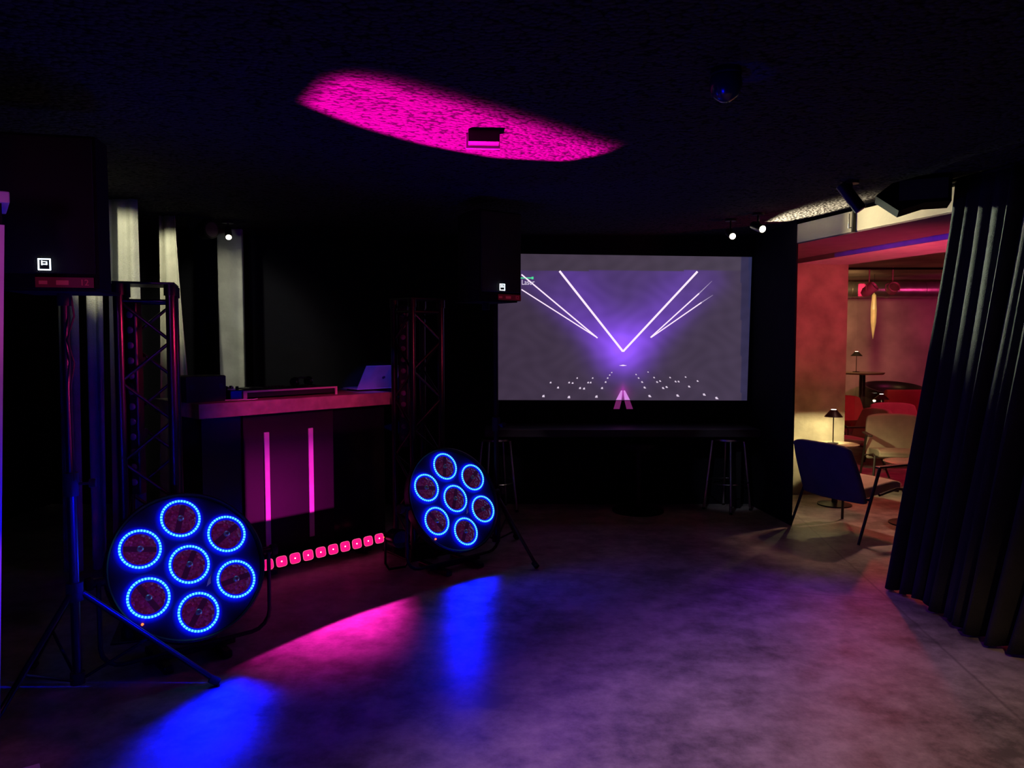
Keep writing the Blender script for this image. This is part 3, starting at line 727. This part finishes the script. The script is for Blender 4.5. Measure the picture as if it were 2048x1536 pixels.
# ------------------------------------------------------------------ PA speakers on stands
def make_stand(loc, rz, label, zt=1.80, fr=.63, zh=.43):
    t = thing('speaker_stand', label, 'speaker stand', loc, rz, 'tripod speaker stands')
    MB().cyl((0, 0, .10), (0, 0, 1.0), .0195).build('lower_pole', M['stand'], t, smooth=True)
    MB().cyl((0, 0, 1.0), (0, 0, zt), .0165).build('upper_pole', M['stand'], t, smooth=True)
    cl = MB().cyl((0, 0, .93), (0, 0, 1.03), .030).build('collar', M['rubber'], t, smooth=True)
    kn = MB().cyl((.03, 0, .98), (.075, 0, .98), .006).cyl((.07, 0, .98), (.095, 0, .98), .019).build('knob', M['rubber'], cl, smooth=True)
    MB().cyl((0, 0, zh - .03), (0, 0, zh + .05), .034).build('hub', M['rubber'], t, smooth=True)
    MB().cyl((0, 0, .10), (0, 0, .15), .030).build('lower_hub', M['rubber'], t, smooth=True)
    for k in range(3):
        a = k * 2 * PI / 3; c, s_ = math.cos(a), math.sin(a)
        l = MB().cyl((.03 * c, .03 * s_, zh), (fr * c, fr * s_, .02), .0125).build('leg', M['stand'], t, smooth=True)
        MB().cyl(((fr - .03) * c, (fr - .03) * s_, .038), ((fr + .008) * c, (fr + .008) * s_, .013), .019).build('rubber_foot', M['rubber'], l, smooth=True)
        MB().cyl((.03 * c, .03 * s_, .125), (fr * .5 * c, fr * .5 * s_, zh * .5 + .012), .007).build('brace', M['stand'], t, smooth=True)
    return t
SL = Vector((-1.90, 3.2, 0)); SR = Vector((-.118, 5.52, 0))
make_stand(SL, math.radians(20), 'tripod speaker stand at the far left, blue light on its leg', zt=1.79, fr=.565, zh=.50)
make_stand(SR, math.radians(-50), 'tripod speaker stand behind the right stage light', zt=1.86, fr=.45)
tag(MB().tube([SL + Vector((.035, -.01, 1.78)), SL + Vector((.05, -.02, 1.7)), SL + Vector((.022, -.03, 1.6)), SL + Vector((.045, -.02, 1.5)), SL + Vector((.03, -.03, 1.4)), SL + Vector((.03, -.03, 1.25)), SL + Vector((.033, -.03, 1.0))], .004).build('speaker_cable', M['rubber'], smooth=True),
    'thin black cable hanging beside the left speaker pole', 'cable')
def make_speaker(loc, rz, label, wd, z0, hh=.64, red=True):
    t = thing('loudspeaker', label, 'loudspeaker', (loc[0], loc[1], z0), rz, 'black loudspeakers on tripod stands')
    d = .36
    mb = MB().prism([(-wd / 2, -d / 2, .012), (wd / 2, -d / 2, .012), (wd / 2, -.03, .012), (wd * .33, d / 2, .012), (-wd * .33, d / 2, .012), (-wd / 2, -.03, .012)], hh - .012)
    mb.build('cabinet', M['cab'], t)
    MB().box((0, -d / 2 - .008, hh / 2 + .03), (wd - .02, .014, hh - .08), bev=.005).build('grille', M['grille'], t)
    MB().box((0, -.0, .008), (wd * .9, d * .9, .012)).build('base_cap', M['cab'], t)
    MB().cyl((0, 0, -.05), (0, 0, .012), .028).build('pole_socket', M['rubber'], t, smooth=True)
    bd = MB().box((0, -d / 2 - .018, .105), (.045, .006, .045), bev=.001).build('badge', M['black'], t)
    mb = MB(); y = -d / 2 - .022
    for (x0, z0_, sx_, sz_) in ((0, .021, .045, .005), (0, -.021, .045, .005), (-.021, 0, .005, .045), (.021, 0, .005, .045), (-.009, .006, .004, .018), (.0, .001, .02, .004), (.008, .005, .004, .014), (-.002, .011, .012, .003)):
        mb.box((x0, y, .105 + z0_), (sx_, .002, sz_))
    mb.build('badge_mark', M['badge_on'], bd)
    if red:
        rb = MB().box((.07, -d / 2 - .0175, .035), (wd * .55, .004, .04)).build('lower_band', M['red_dark'], t)
        text_obj('number', '12', .034, M['red_mark'], Matrix.Translation((wd / 2 - .05, -d / 2 - .021, .034)) @ Matrix.Rotation(PI / 2, 4, 'X'), rb)
        MB().box((wd * .5 - .13, -d / 2 - .021, .034), (.045, .002, .018)).box((wd * .5 - .2, -d / 2 - .021, .034), (.03, .002, .014)).build('mark', M['red_mark'], rb)
    return t
make_speaker((SL.x - .0, SL.y, 0), math.radians(12), 'large black loudspeaker at upper left with a lit badge and number 12', .385, 1.795, hh=.62)
make_speaker((SR.x - .075, SR.y, 0), math.radians(38), 'smaller looking black loudspeaker beside the screen with a lit badge', .37, 1.87, hh=.64)

# small floor can light by the right truss
t = thing('par_light', 'small black floor light beside the right end of the pink bar', 'stage light', (-.80, 5.14, 0), math.radians(30))
MB().cyl((0, .06, .22), (0, -.08, .24), .06, .065, n=24).build('can', M['gloss'], t, smooth=True)
MB().tube([(-.085, 0, .23), (-.085, 0, .06), (-.06, 0, .015), (.06, 0, .015), (.085, 0, .06), (.085, 0, .23)], .009).build('yoke', M['black_metal'], t, smooth=True)
MB().cyl((0, -.081, .24), (0, -.084, .24), .055, n=24).build('lens', M['black'], t)

# white column at far left
p0, p1 = at_y(9, 450, 2.35), at_y(8, 1536, 2.35)
ex = p0.lerp(p1, (0.0 - p0.z) / (p1.z - p0.z)); zt_ = p0.z
t = thing('display_column', 'tall white display column at the far left edge, lit violet', 'column', (p0.x, p0.y, 0), math.radians(36))
dxb = ex.x - p0.x
mb = MB(); vsn = [(-.34, 0, 0), (dxb, 0, 0), (dxb, .24, 0), (-.34, .24, 0), (-.34, 0, zt_), (0, 0, zt_), (0, .24, zt_), (-.34, .24, zt_)]
vv = [mb.bm.verts.new(v) for v in vsn]
for f in ((0, 1, 2, 3), (4, 5, 6, 7), (0, 1, 5, 4), (1, 2, 6, 5), (2, 3, 7, 6), (3, 0, 4, 7)): mb.bm.faces.new([vv[i] for i in f])
mb.build('shaft', M['white'], t)
MB().box((-.17, .12, zt_ + .035), (.33, .22, .07)).build('neck', M['cab'], t)
MB().box((-.164, .12, zt_ + .085), (.36, .26, .035), bev=.004).build('cap', M['white'], t)
MB().box((-.14, .24, .006), (.40, .38, .012), bev=.003).build('base_plate', M['white'], t)

# ------------------------------------------------------------------ ceiling fixtures
def track_spot(loc, aim, label, lit, group, L=.13, r=.035):
    t = thing('track_spotlight', label, 'spotlight', (loc[0], loc[1], CH), 0, group)
    MB().cyl((0, 0, -.018), (0, 0, 0), .045, n=24).build('ceiling_plate', M['black_metal'], t, smooth=True)
    hz = loc[2] - CH
    MB().cyl((0, 0, -.018), (0, 0, hz + .02), .008).box((0, 0, hz + .02), (.02, .03, .05)).build('stem', M['black_metal'], t, smooth=True)
    d = Vector(aim).normalized(); c0 = Vector((0, 0, hz))
    hd = MB().cyl(c0 - d * L * .5, c0 + d * L * .5, r, n=24).build('lamp_head', M['black_metal'], t, smooth=True)
    MB().cyl(c0 + d * (L * .5 - .002), c0 + d * (L * .5 + .004), r * .82, n=24).build('lens', M['warmlamp'] if lit else M['unlit'], hd, smooth=True)
    return t
SPA = at_y(1526, 453, 5.95); SPB = at_y(1468, 467, 6.25); SPL = at_y(452, 464, 6.35)
track_spot((SPA.x + -.03, SPA.y + .03, SPA.z), (.25, -.85, -.35), 'lit warm spotlight on the ceiling, nearer the red lounge', True, 'lit ceiling spotlights above the screen', r=.032)
track_spot((SPB.x - .02, SPB.y + .03, SPB.z), (.0, -.9, -.4), 'lit warm spotlight on the ceiling above the right end of the screen', True, 'lit ceiling spotlights above the screen', r=.03)
track_spot((SPL.x, SPL.y + .05, SPL.z), (.35, -.8, -.75), 'lit spotlight in front of the pale grey column at left', True, None, r=.028)
p = at_y(415, 460, 6.3)
track_spot((p.x, p.y, p.z), (.85, -.5, .0), 'unlit round faced spotlight left of the pale grey column', False, None, L=.10, r=.075)
# unlit angled spotlight over the beam
p = at_z(1703, 362, CH)
t = track_spot((p.x, p.y, 2.50), (.35, -.15, -.55), 'unlit black tube spotlight tilted over the cream beam', False, None, L=.20, r=.038)
# hook bracket on the beam
px = Vector((RWX(5.72), 5.72))
t = thing('beam_bracket', 'thin metal hook bracket fixed on the cream beam', 'bracket', (px.x - .012, px.y, 2.42))
MB().box((0, 0, .075), (.02, .025, .16)).build('plate', M['black_metal'], t)
MB().tube([(-.01, .06, .14), (-.01, .06, .03), (-.01, .02, .03)], .004).build('hook', M['steel'], t)
# hanging loudspeaker / projector
hb = at_y(1822, 372, 4.75)
t = thing('ceiling_loudspeaker', 'bulky black loudspeaker hung from the ceiling beside the curtain top', 'loudspeaker', (2.50, 4.74, 2.40), math.radians(-25))
mb = MB(); prof = [(-.21, .09), (-.12, .16), (.02, .19), (.2, .19), (.2, .03), (.06, .03), (-.08, -.01)]
aa = [mb.bm.verts.new((x, -.14, z)) for x, z in prof]; bb = [mb.bm.verts.new((x, .14, z)) for x, z in prof]
mb.bm.faces.new(aa); mb.bm.faces.new(bb[::-1])
for k in range(len(prof)): mb.bm.faces.new((aa[k], aa[(k + 1) % len(prof)], bb[(k + 1) % len(prof)], bb[k]))
mb.build('cabinet', mat('matte_black_housing', (.0012, .0012, .002), .9, spec=.05), t)
MB().box((0.05, 0, .195), (.12, .1, .02)).build('bracket', M['black_metal'], t)
MB().box((.05, -.143, .11), (.26, .008, .12)).build('grille', M['grille'], t)
# emergency light box
p = at_z(968, 266, CH)
t = thing('emergency_light', 'small box light on the ceiling inside the magenta patch', 'ceiling light', (p.x, p.y - .03, CH), math.radians(4))
MB().box((0, 0, -.028), (.15, .08, .062), bev=.004).build('body', M['black'], t)
MB().box((-.003, .045, -.037), (.165, .010, .072), bev=.002).build('diffuser', M['acrylic'], t)
# dome camera
p = at_z(1452, 138, CH)
t = thing('ceiling_dome', 'small dark dome fixture on the ceiling with a blue glint', 'dome camera', (p.x, p.y, CH))
MB().lathe([(0, 0), (.055, 0), (.058, -.02), (.05, -.03), (0, -.03)]).build('base', M['cab'], t, smooth=True)
MB().lathe([(.056, -.03), (.06, -.06), (.045, -.10), (.018, -.118), (0, -.12)]).build('dome', M['gloss'], t, smooth=True)

# ------------------------------------------------------------------ lounge furniture
def make_lounge_chair(loc, rz, label, fab, backmat=None, group='upholstered lounge chairs beyond the opening', sc=1.0):
    """faces local +x, y is width"""
    t = thing('lounge_chair', label, 'armchair', loc, rz, group)
    # seat cushion
    def pad(fn, th, nu=10, nv=8):
        mb = MB(); top = []; 
        mb.grid(lambda u, v: fn(u, v, 0), nu, nv); mb.grid(lambda u, v: fn(u, v, th), nu, nv)
        for side in range(4):
            def f(u, v, side=side):
                uu, vv_ = (u, 0) if side == 0 else (u, 1) if side == 1 else (0, u) if side == 2 else (1, u)
                return fn(uu, vv_, th * v)
            mb.grid(f, nu if side < 2 else nv, 2)
        bmesh.ops.remove_doubles(mb.bm, verts=mb.bm.verts, dist=.0008)
        return mb
    def seat(u, v, h):
        x = -.22 + .50 * u; y = (-.28 + .56 * v) * (1 - .06 * u)
        z = .33 + .05 * u + h + .012 * math.sin(PI * u) * math.sin(PI * v) - (.03 * max(0, u - .85) / .15 if h > .04 else 0)
        return (x, y, z)
    o = pad(seat, .085).build('seat', fab, t, smooth=True); md = o.modifiers.new('round', 'BEVEL'); md.width = .02; md.segments = 3
    def back(u, v, h):
        y = (-.31 + .62 * u) * (1 - .10 * (v ** 3)); z = .30 + .48 * v - (.03 * (2 * abs(u - .5)) ** 4 * v)
        x = -.20 - .17 * v - h + .06 * (2 * u - 1) ** 2
        return (x, y, z)
    o = pad(back, .06).build('backrest', backmat or fab, t, smooth=True); md = o.modifiers.new('round', 'BEVEL'); md.width = .02; md.segments = 3
    for sy in (-1, 1):
        MB().cyl((-.06, sy * .33, .58), (-.30, sy * .35, .0), .013, .011).build('leg', M['leather'], t, smooth=True)
        MB().tube([(-.02, sy * .30, .36), (.18, sy * .30, .395), (.25, sy * .30, .385), (.275, sy * .305, .34), (.30, sy * .33, .0)], .012).build('leg', M['leather'], t, smooth=True)
        MB().box((.06, sy * .345, .595), (.34, .05, .02), bev=.008).build('armrest', M['leather'], t)
    MB().tube([(-.17, -.33, .34), (-.17, .33, .34)], .011).tube([(.2, -.30, .375), (.2, .30, .375)], .011).build('seat_rail', M['leather'], t, smooth=True)
    t.scale = (sc, sc, sc)
    return t
make_lounge_chair((2.83, 6.22, 0), math.radians(25), 'dark blue backed armchair in front of the opening, seen from behind', M['fabric_beige'], M['fabric_dark'])
make_lounge_chair((4.15, 7.95, 0), math.radians(-105), 'beige armchair facing the camera beside the black curtain', M['fabric_beige'])
make_lounge_chair((4.05, 8.95, 0), math.radians(185), 'pale armchair seen from the side behind the small lamp table', M['fabric_beige'])
make_lounge_chair((4.95, 10.75, 0), math.radians(-80), 'dim red armchair below the tall round table', M['fabric_red'])
make_lounge_chair((4.95, 9.45, 0), math.radians(-95), 'pale armchair whose top shows behind the beige armchair', M['fabric_beige'])
# red bench
t = thing('lounge_sofa', 'bright red lounge sofa at the far right of the lounge', 'sofa', (6.62, 11.45, 0))
MB().box((0, 0, .25), (1.5, .7, .34), bev=.04).build('seat', M['fabric_red'], t, smooth=True)
MB().box((0, .32, .53), (1.5, .14, .58), bev=.04).build('backrest', M['fabric_red'], t, smooth=True)
for x in (-.65, .65):
    for y in (-.25, .25): MB().cyl((x, y, 0), (x, y, .09), .02).build('leg', M['leather'], t)
# tub chair
t = thing('tub_chair', 'dark rounded tub chair near the far lounge wall', 'armchair', (6.35, 12.45, 0), math.radians(-90))
mb = MB()
mb.grid(lambda u, v: ((.38 + .04 * v) * math.cos((.22 + 1.56 * u) * PI), (.42 + .04 * v) * math.sin((.22 + 1.56 * u) * PI), .12 + (.62 + .16 * math.sin(u * PI)) * v), 24, 6)
mb.build('shell', M['shade'], t, smooth=True, solid=.05)
MB().lathe([(0, .12), (.36, .12), (.38, .2), (.36, .42), (.3, .44), (0, .44)]).build('seat', M['shade'], t, smooth=True)
MB().lathe([(0, 0), (.2, 0), (.2, .02), (.04, .04), (.04, .12), (0, .12)]).build('base', M['black_metal'], t, smooth=True)

def make_table(loc, r, h, label, m, th=.02):
    t = thing('round_table', label, 'table', loc, 0, 'round lounge tables')
    MB().lathe([(0, h - th), (r - .02, h - th), (r, h - th * .4), (r, h - .002), (r - .006, h), (0, h)]).build('table_top', m, t, smooth=True)
    MB().cyl((0, 0, .02), (0, 0, h - th), .028 if h < .9 else .045).build('column', M['shade'], t, smooth=True)
    MB().lathe([(0, 0), (r * .75, 0), (r * .75, .012), (.05, .03), (0, .03)]).build('base', M['black_metal'], t, smooth=True)
    return t
def make_lamp(loc, label, h=.34, r=.075):
    t = thing('table_lamp', label, 'lamp', loc, 0, 'small black cone shaded lamps on the tables')
    MB().lathe([(0, 0), (.05, 0), (.05, .008), (.01, .014), (0, .014)]).build('base', M['shade'], t, smooth=True)
    MB().cyl((0, 0, .01), (0, 0, h - .03), .005).build('stem', M['shade'], t, smooth=True)
    MB().lathe([(.022, h), (.03, h - .004), (r, h - .07), (r - .004, h - .07), (.027, h - .008)]).build('lamp_shade', M['shade'], t, smooth=True)
    MB().lathe([(0, h + .002), (.024, h + .002), (.024, h - .003), (0, h - .003)]).build('glow_disc', M['bulbglow'], t)
    return t
tm = mat('brass_edge_table_top', (.35, .28, .2), .25, .3)
T1 = at_z(1672, 887, .60)
make_table((T1.x, T1.y, 0), .21, .60, 'small round side table in front of the rough plaster wall', tm)
Lp = (T1.x - .03, T1.y, .60); make_lamp(Lp, 'small black cone lamp lit on the side table by the plaster wall', .33, .085)
T2 = at_z(1725, 744, 1.10); 
make_table((T2.x, T2.y, 0), .32, 1.10, 'tall round bar table near the far lounge wall', tm, .035)
make_lamp((T2.x - .1, T2.y, 1.10), 'black cone lamp standing on the tall round table', .32, .09)
T3 = at_z(1762, 826, .60)
make_table((T3.x, T3.y, 0), .19, .60, 'small round table among the red chairs', tm)
make_lamp((T3.x, T3.y, .60), 'lit black cone lamp between the two red seats', .26, .10)
# round foot of a table beside the curtain
p = at_z(1800, 1048, 0)
t = make_table((p.x + .08, p.y, 0), .22, .55, 'round table mostly hidden behind the black curtain', tm)

# hanging red spots
def par(loc, rz, label, tilt):
    t = thing('hanging_spotlight', label, 'spotlight', loc, rz, 'pink lit spotlights hung in the lounge')
    MB().cyl((0, 0, .06), (0, 0, .26), .008).build('hanger', M['par'], t)
    MB().tube([(-.075, 0, -.02), (-.075, 0, .05), (-.04, 0, .07), (.04, 0, .07), (.075, 0, .05), (.075, 0, -.02)], .007).build('yoke', M['par'], t, smooth=True)
    c = MB().lathe([(0, -.09), (.035, -.09), (.06, -.04), (.062, .08), (.055, .085), (.05, .06), (0, .05)], axis='Y', n=24).build('can', M['par'], t, smooth=True); c.rotation_euler = (tilt, 0, 0)
    l = MB().lathe([(0, .075), (.048, .07)], axis='Y', n=24).build('lens', M['chrome'], c, smooth=True)
    return t
M['par'] = mat('pale_lamp_housing', (.6, .35, .4), .4, .2)
par(at_y(1738, 580, 8.9), .7, 'left one of two pink lit spotlights hung in the lounge', -.6)
par(at_y(1785, 578, 8.9), -.2, 'right one of two pink lit spotlights hung in the lounge', -.3)
for i, (x, y) in enumerate(()): pass
t = thing('spotlight_bar', 'thin black bar from which the two lounge spotlights hang', 'light bar', (4.4, 8.9, 2.6))
MB().cyl((-.9, 0, -.16), (.9, 0, -.16), .014).build('rail', M['black_metal'], t, smooth=True)
for x in (-.7, .7): MB().cyl((x, 0, -.16), (x, 0, .02), .008).build('hanger', M['black_metal'], t)
# pendant drop
t = thing('glass_pendant', 'long slim glass pendant hanging before the far lounge wall', 'pendant lamp', at_y(1747, 632, 11.6))
gm = mat('amber_glass', (.7, .6, .35), .15, emit=(.6, .42, .16), es=.05)
MB().lathe([(0, .36), (.03, .32), (.045, .1), (.04, -.1), (.015, -.28), (0, -.36)], n=8).build('glass_body', gm, t)
MB().cyl((0, 0, .35), (0, 0, 2.61 - t.location.z), .003).build('cord', M['black'], t)

# ------------------------------------------------------------------ lamps and light
def pz(px, py, z=0.0): return at_z(px, py, z)
MAG = (1, .0, .42); PINK = (1, .02, .30); BLUE = (.0, .003, 1); WARM = (1, .83, .50)
# magenta patch on the ceiling, thrown up from the stage
cp = [(-.93, 3.22), (-.78, 3.55), (-.48, 3.93), (-.1, 4.22), (.3, 4.3), (.5, 4.15), (.64, 3.86), (.1, 3.28), (-.2, 2.97), (-.5, 2.76), (-.72, 2.84)]
spot('magenta_ceiling_spot', (-1.05, 4.75, .35), (-.1, 3.6, CH), 8000, MAG, 60, .1, .004, [(x, y, CH) for x, y in cp], softs=[.03, .03, .025, .025, .025, .03, .09, .09, .08, .06, .05])
# pink pool on the floor
fp = [pz(425, 1350), pz(560, 1288), pz(700, 1230), pz(840, 1185), pz(880, 1260), pz(840, 1400), pz(650, 1460), pz(460, 1430)]
spot('pink_floor_spot', (-.95, 5.0, 1.75), pz(640, 1300), 850, (1, .015, .55), 80, .3, .01, fp, softs=[.02, .02, .03, .14, .3, .45, .4, .1])
# blue pools
fb = [pz(180, 1520), pz(330, 1415), pz(470, 1345), pz(600, 1370), pz(590, 1480), pz(520, 1660), pz(170, 1720)]
spot('blue_floor_spot', (-1.15, 3.9, 1.75), pz(400, 1480), 2800, BLUE, 90, .3, .01, fb, softs=[.1, .06, .08, .2, .2, .3, .3])
fb = [pz(862, 1185), pz(930, 1160), pz(1015, 1145), pz(1020, 1290), pz(1000, 1560), pz(830, 1560), pz(850, 1290)]
spot('blue_floor_spot_far', (-.1, 5.2, 1.8), pz(930, 1280), 2400, BLUE, 80, .3, .01, fb, softs=[.06, .06, .12, .15, .3, .12, .12])
# broad violet wash with the shadow edge of the booth
edge = [pz(150, 1720), pz(440, 1345), pz(850, 1190), pz(1010, 1138), pz(1260, 1110), (3.2, 5.0, 0), (3.2, 1.2, 0), (-2.2, 1.2, 0)]
spot('violet_floor_wash', (.2, 6.6, 2.4), (.3, 4.0, 0), 330, (.24, .03, 1), 110, .5, .05, edge, softs=[.05, .05, .05, .08, .25, .4, .3, .3])
spot('violet_floor_near', (.0, 1.8, 2.4), (-.4, 2.6, 0), 115, (.6, .28, 1), 100, 1, .05, edge, softs=[.25, .05, .05, .3, .25, .4, .3, .3])
# warm dim light on the floor at right
spot('warm_floor_wash', (2.1, 1.7, 2.4), (1.75, 2.5, 0), 100, (1, .58, .36), 112, 1, .05, edge, softs=[.05, .05, .05, .4, .25, .4, .3, .3])
spot('red_floor_wash', (3.0, 8.0, 2.2), (1.6, 4.9, 0), 120, (1, .10, .18), 75, 1, .1)
# blue light from the two stage lights
for nm, C, n in (('a', C1_, n1), ('b', C2_, n2)):
    p = C + n * .06
    spot('blue_stage_glow_' + nm, p, p + n, 20 if nm == 'a' else 24, BLUE, 170, .6, .05)
spot('blue_rear_light', (.9, 4.2, 1.2), (-1.6, 4.2, 1.0), 11, BLUE, 80, .8, .1)
spot('blue_chair_light', (1.2, 4.3, .9), (2.7, 6.2, .6), 6, BLUE, 40, .9, .05)
# pink from the bar on the booth
pn = [desk(U0 + .015, -.06, .34), desk(U0 + .015, -.06, 1.06), desk(U1, -.06, 1.06), desk(U1, -.06, .34)]
spot('pink_booth_light', desk(.8, .75, .30), desk(.8, 0, .6), 46, (1, .02, .62), 150, .6, .01, pn, softs=[.004, .3, .004, .012])
spot('pink_booth_top', (-.4, 3.2, 1.9), desk(.8, 0, 1.12), 110, (1, .04, .30), 36, .9, .02, [desk(-.2, 0, .95), desk(-.2, 0, 1.25), desk(1.7, 0, 1.35), desk(1.7, 0, .9)], soft=.02)
point('led_bar_glow', desk(.85, .42, .14), .04, PINK, .02)
spot('laptop_blue', (-.85, 4.1, 1.9), desk(ul, -.3, DH + .13), 130, (.06, .05, 1), 14, .4, .01)  # added blue lamp for the laptop lid, no fixture modelled
FT = SL + Vector((.565 * math.cos(math.radians(20)), .565 * math.sin(math.radians(20)), 0))  # added lamps below, masked to the stand's leg and pole
spot('leg_blue', (-.5, 2.9, 1.3), SL + Vector((.25, .1, .3)), 420, BLUE, 60, .2, .01, [SL + Vector((0, 0, .56)), FT + Vector((.0, 0, .075)), FT + Vector((0, 0, .01)), SL + Vector((0, 0, .44))], softs=[.006, .01, .006, .01])
spot('pole_blue', (-.6, 2.6, .8), SL + Vector((0, 0, .75)), 300, BLUE, 60, .2, .01, [SL + Vector((-.03, 0, .46)), SL + Vector((-.03, 0, 1.03)), SL + Vector((.04, 0, 1.03)), SL + Vector((.04, 0, .46))], softs=[.004, .05, .004, .02])
spot('pole_pink', (-.6, 2.6, 1.4), SL + Vector((0, 0, 1.4)), 90, (1, .03, .3), 60, .2, .01, [SL + Vector((-.03, 0, 1.0)), SL + Vector((-.03, 0, 1.79)), SL + Vector((.05, 0, 1.79)), SL + Vector((.05, 0, 1.0))], softs=[.004, .02, .004, .1])
spot('speaker_edge_blue', (-1.5, 2.3, .9), SL + Vector((0, -.18, 1.80)), 8, BLUE, 22, .8, .02)  # added unseen lamp for the blue line under the speaker
spot('speaker_red', (-1.0, 1.4, 1.2), SL + Vector((0, -.2, 2.1)), 5, (1, .04, .12), 26, .8, .05)  # added faint red fill on the speaker front
spot('plate_pink', (-1.4, 2.2, 1.3), (-1.9, 2.65, 0), 4, (1, .1, .7), 24, .8, .02)  # added unseen pink lamp for the column's base plate
spot('dome_blue', (.2, 2.2, 1.6), (.8, 2.8, 2.5), 25, BLUE, 9, .5, .02)  # added lamp that gives the dome its blue glint
spot('eye_warm_a', (-.2, 1.6, 1.9), C1_, 4, (1, .85, .7), 16, .5, .01)  # added warm lamp pair, only for glints in the reflectors
spot('eye_warm_b', (.6, 3.4, 1.9), C2_, 3, (1, .85, .7), 16, .5, .01)
spot('truss_red_light', (-.75, 4.25, 1.65), (-1.87, 3.86, 1.5), 60, (1, .02, .12), 40, .8, .05)
spot('truss_red_light_far', (.5, 4.6, 1.5), (-.68, 5.4, 1.5), 14, (1, .05, .15), 40, .8, .05)
# warm track light by the opening, with added lamps
spot('beam_warm_light', SPA + Vector((.02, -.06, .0)), (2.95, 5.3, 2.5), 75, WARM, 160, .1, .01, [(RWX(5.88), 5.88, 2.38), (RWX(5.88), 5.88, 2.59), (RWX(3.6), 3.6, 2.59), (RWX(3.6), 3.6, 2.38)], softs=[1.0, .01, .1, .01])
spot('ceiling_warm_fill', (1.45, 6.45, 2.05), (2.25, 5.7, 2.6), 2600, WARM, 120, .5, .01, [pz(1530, 444, CH), pz(1570, 420, CH), pz(1650, 394, CH), pz(1775, 366, CH), pz(1800, 378, CH), pz(1700, 414, CH), pz(1640, 430, CH), pz(1575, 443, CH)], softs=[.05, .16, .2, .1, .012, .012, .02, .03])  # added unseen lamp below the ceiling, separate from the track light
spot('curtain_graze', (1.9, 5.9, 2.45), (2.75, 4.2, 2.0), 420, (.9, 1, .75), 42, 1, .02)
spot('stripe_blue', (.6, 4.4, 1.6), (3.3, 5.9, 2.39), 160, (.02, .01, 1), 40, .3, .01, [(B0.x, B0.y, 2.366), (B0.x, B0.y, 2.41), (3.6, 4.6, 2.41), (3.6, 4.6, 2.366)], softs=[.3, .002, .05, .002])  # added unseen blue lamp, masked to the soffit step
# curtains behind the booth
c_ = at_y(243, 480, 5.3); spot('curtain_top_light', (c_.x + .05, 4.5, 2.5), (c_.x, 5.3, 2.1), 34, (1, .97, .66), 58, .5, .01)
c_ = at_y(345, 480, 6.0); spot('curtain_top_light', (c_.x + .05, 5.3, 2.5), (c_.x, 6.0, 2.1), 34, (1, .97, .66), 58, .5, .01)
spot('curtain_wash', (-2.3, 4.2, 2.5), (-2.95, 5.2, 1.75), 9, (.85, .95, .75), 80, 1, .1, [(-3.8, 5.2, 1.0), (-3.8, 5.2, 2.55), (-2.2, 5.2, 2.55), (-2.2, 5.2, 1.0)], softs=[.1, .1, .1, .7])
spot('column_light', (-2.2, 5.2, 2.2), (-2.55, 6.8, 1.6), 20, (.85, .9, .8), 80, 1, .05, [(-2.68, 6.82, .9), (-2.68, 6.82, 2.6), (-2.42, 6.82, 2.6), (-2.42, 6.82, .9)], softs=[.01, .03, .01, .2])
# column at the far left
spot('left_violet', (-1.2, 1.2, 1.9), (-1.75, 2.4, 1.7), 14, (.75, .1, 1), 60, 1, .05)
spot('left_blue', (-1.1, 1.3, .7), (-1.75, 2.4, .8), 50, BLUE, 60, 1, .05)
# lounge
spot('lounge_red', (5.6, 8.6, 2.4), (4.7, 9.9, 0), 90, (1, .02, .10), 120, 1, .1)
spot('soffit_pink', (3.4, 5.6, .9), (3.3, 6.6, 2.4), 100, (1, .05, .16), 110, 1, .1)
spot('plaster_red', (3.3, 5.7, 2.2), (3.0, 7.8, 1.6), 30, (1, .17, .09), 90, 1, .1)
spot('far_wall_amber', (5.0, 10.5, 2.3), (4.9, 13.2, 1.5), 110, (1, .58, .25), 100, 1, .1)
spot('far_wall_magenta', (7.2, 10.4, 2.2), (7.0, 13, 1.4), 75, (1, .05, .28), 90, 1, .1)
point('side_lamp_light', (Lp[0], Lp[1] + .025, .60 + .272), 6, (1, .85, .40), .015)
point('far_lamp_light', (T3.x, T3.y, .60 + .15), 2.5, (1, .7, .4), .015)
spot('beige_chair_light', (3.7, 7.0, 2.3), (4.1, 7.9, .4), 16, (1, .75, .42), 50, 1, .05)
spot('chair_seat_light', (3.35, 6.9, 2.3), (3.05, 6.3, .3), 55, (1, .6, .45), 60, 1, .05)
spot('lounge_floor_warm', (3.2, 6.9, 2.3), (2.75, 6.0, 0), 30, (1, .40, .24), 50, 1, .05)
spot('lounge_floor_red', (3.7, 8.3, 2.3), (2.95, 6.0, 0), 90, (1, .07, .06), 80, 1, .1)  # added red fill for the floor, no fixture of its own
spot('side_lamp_wall', (Lp[0], Lp[1] + .02, .60 + .268), (Lp[0] - .2, 7.7, .45), 20, (1, .88, .42), 150, .3, .01)
spot('stool_fill', (1.0, 4.6, 1.9), (2.03, 7.0, .35), 26, (.75, .75, 1), 14, .6, .02)  # added unseen lamps that make the stools more visible
spot('stool_fill_far', (1.2, 5.0, 1.6), (-.1, 7.0, .4), 16, (1, .75, .8), 14, .6, .02)
spot('par_pink', (4.1, 8.0, 1.9), (4.35, 8.9, 2.28), 5, (1, .05, .3), 32, 1, .05)
spot('emergency_fill', (-.2, 4.5, 2.2), (-.15, 3.8, 2.56), .6, (1, .6, 1), 40, 1, .02)
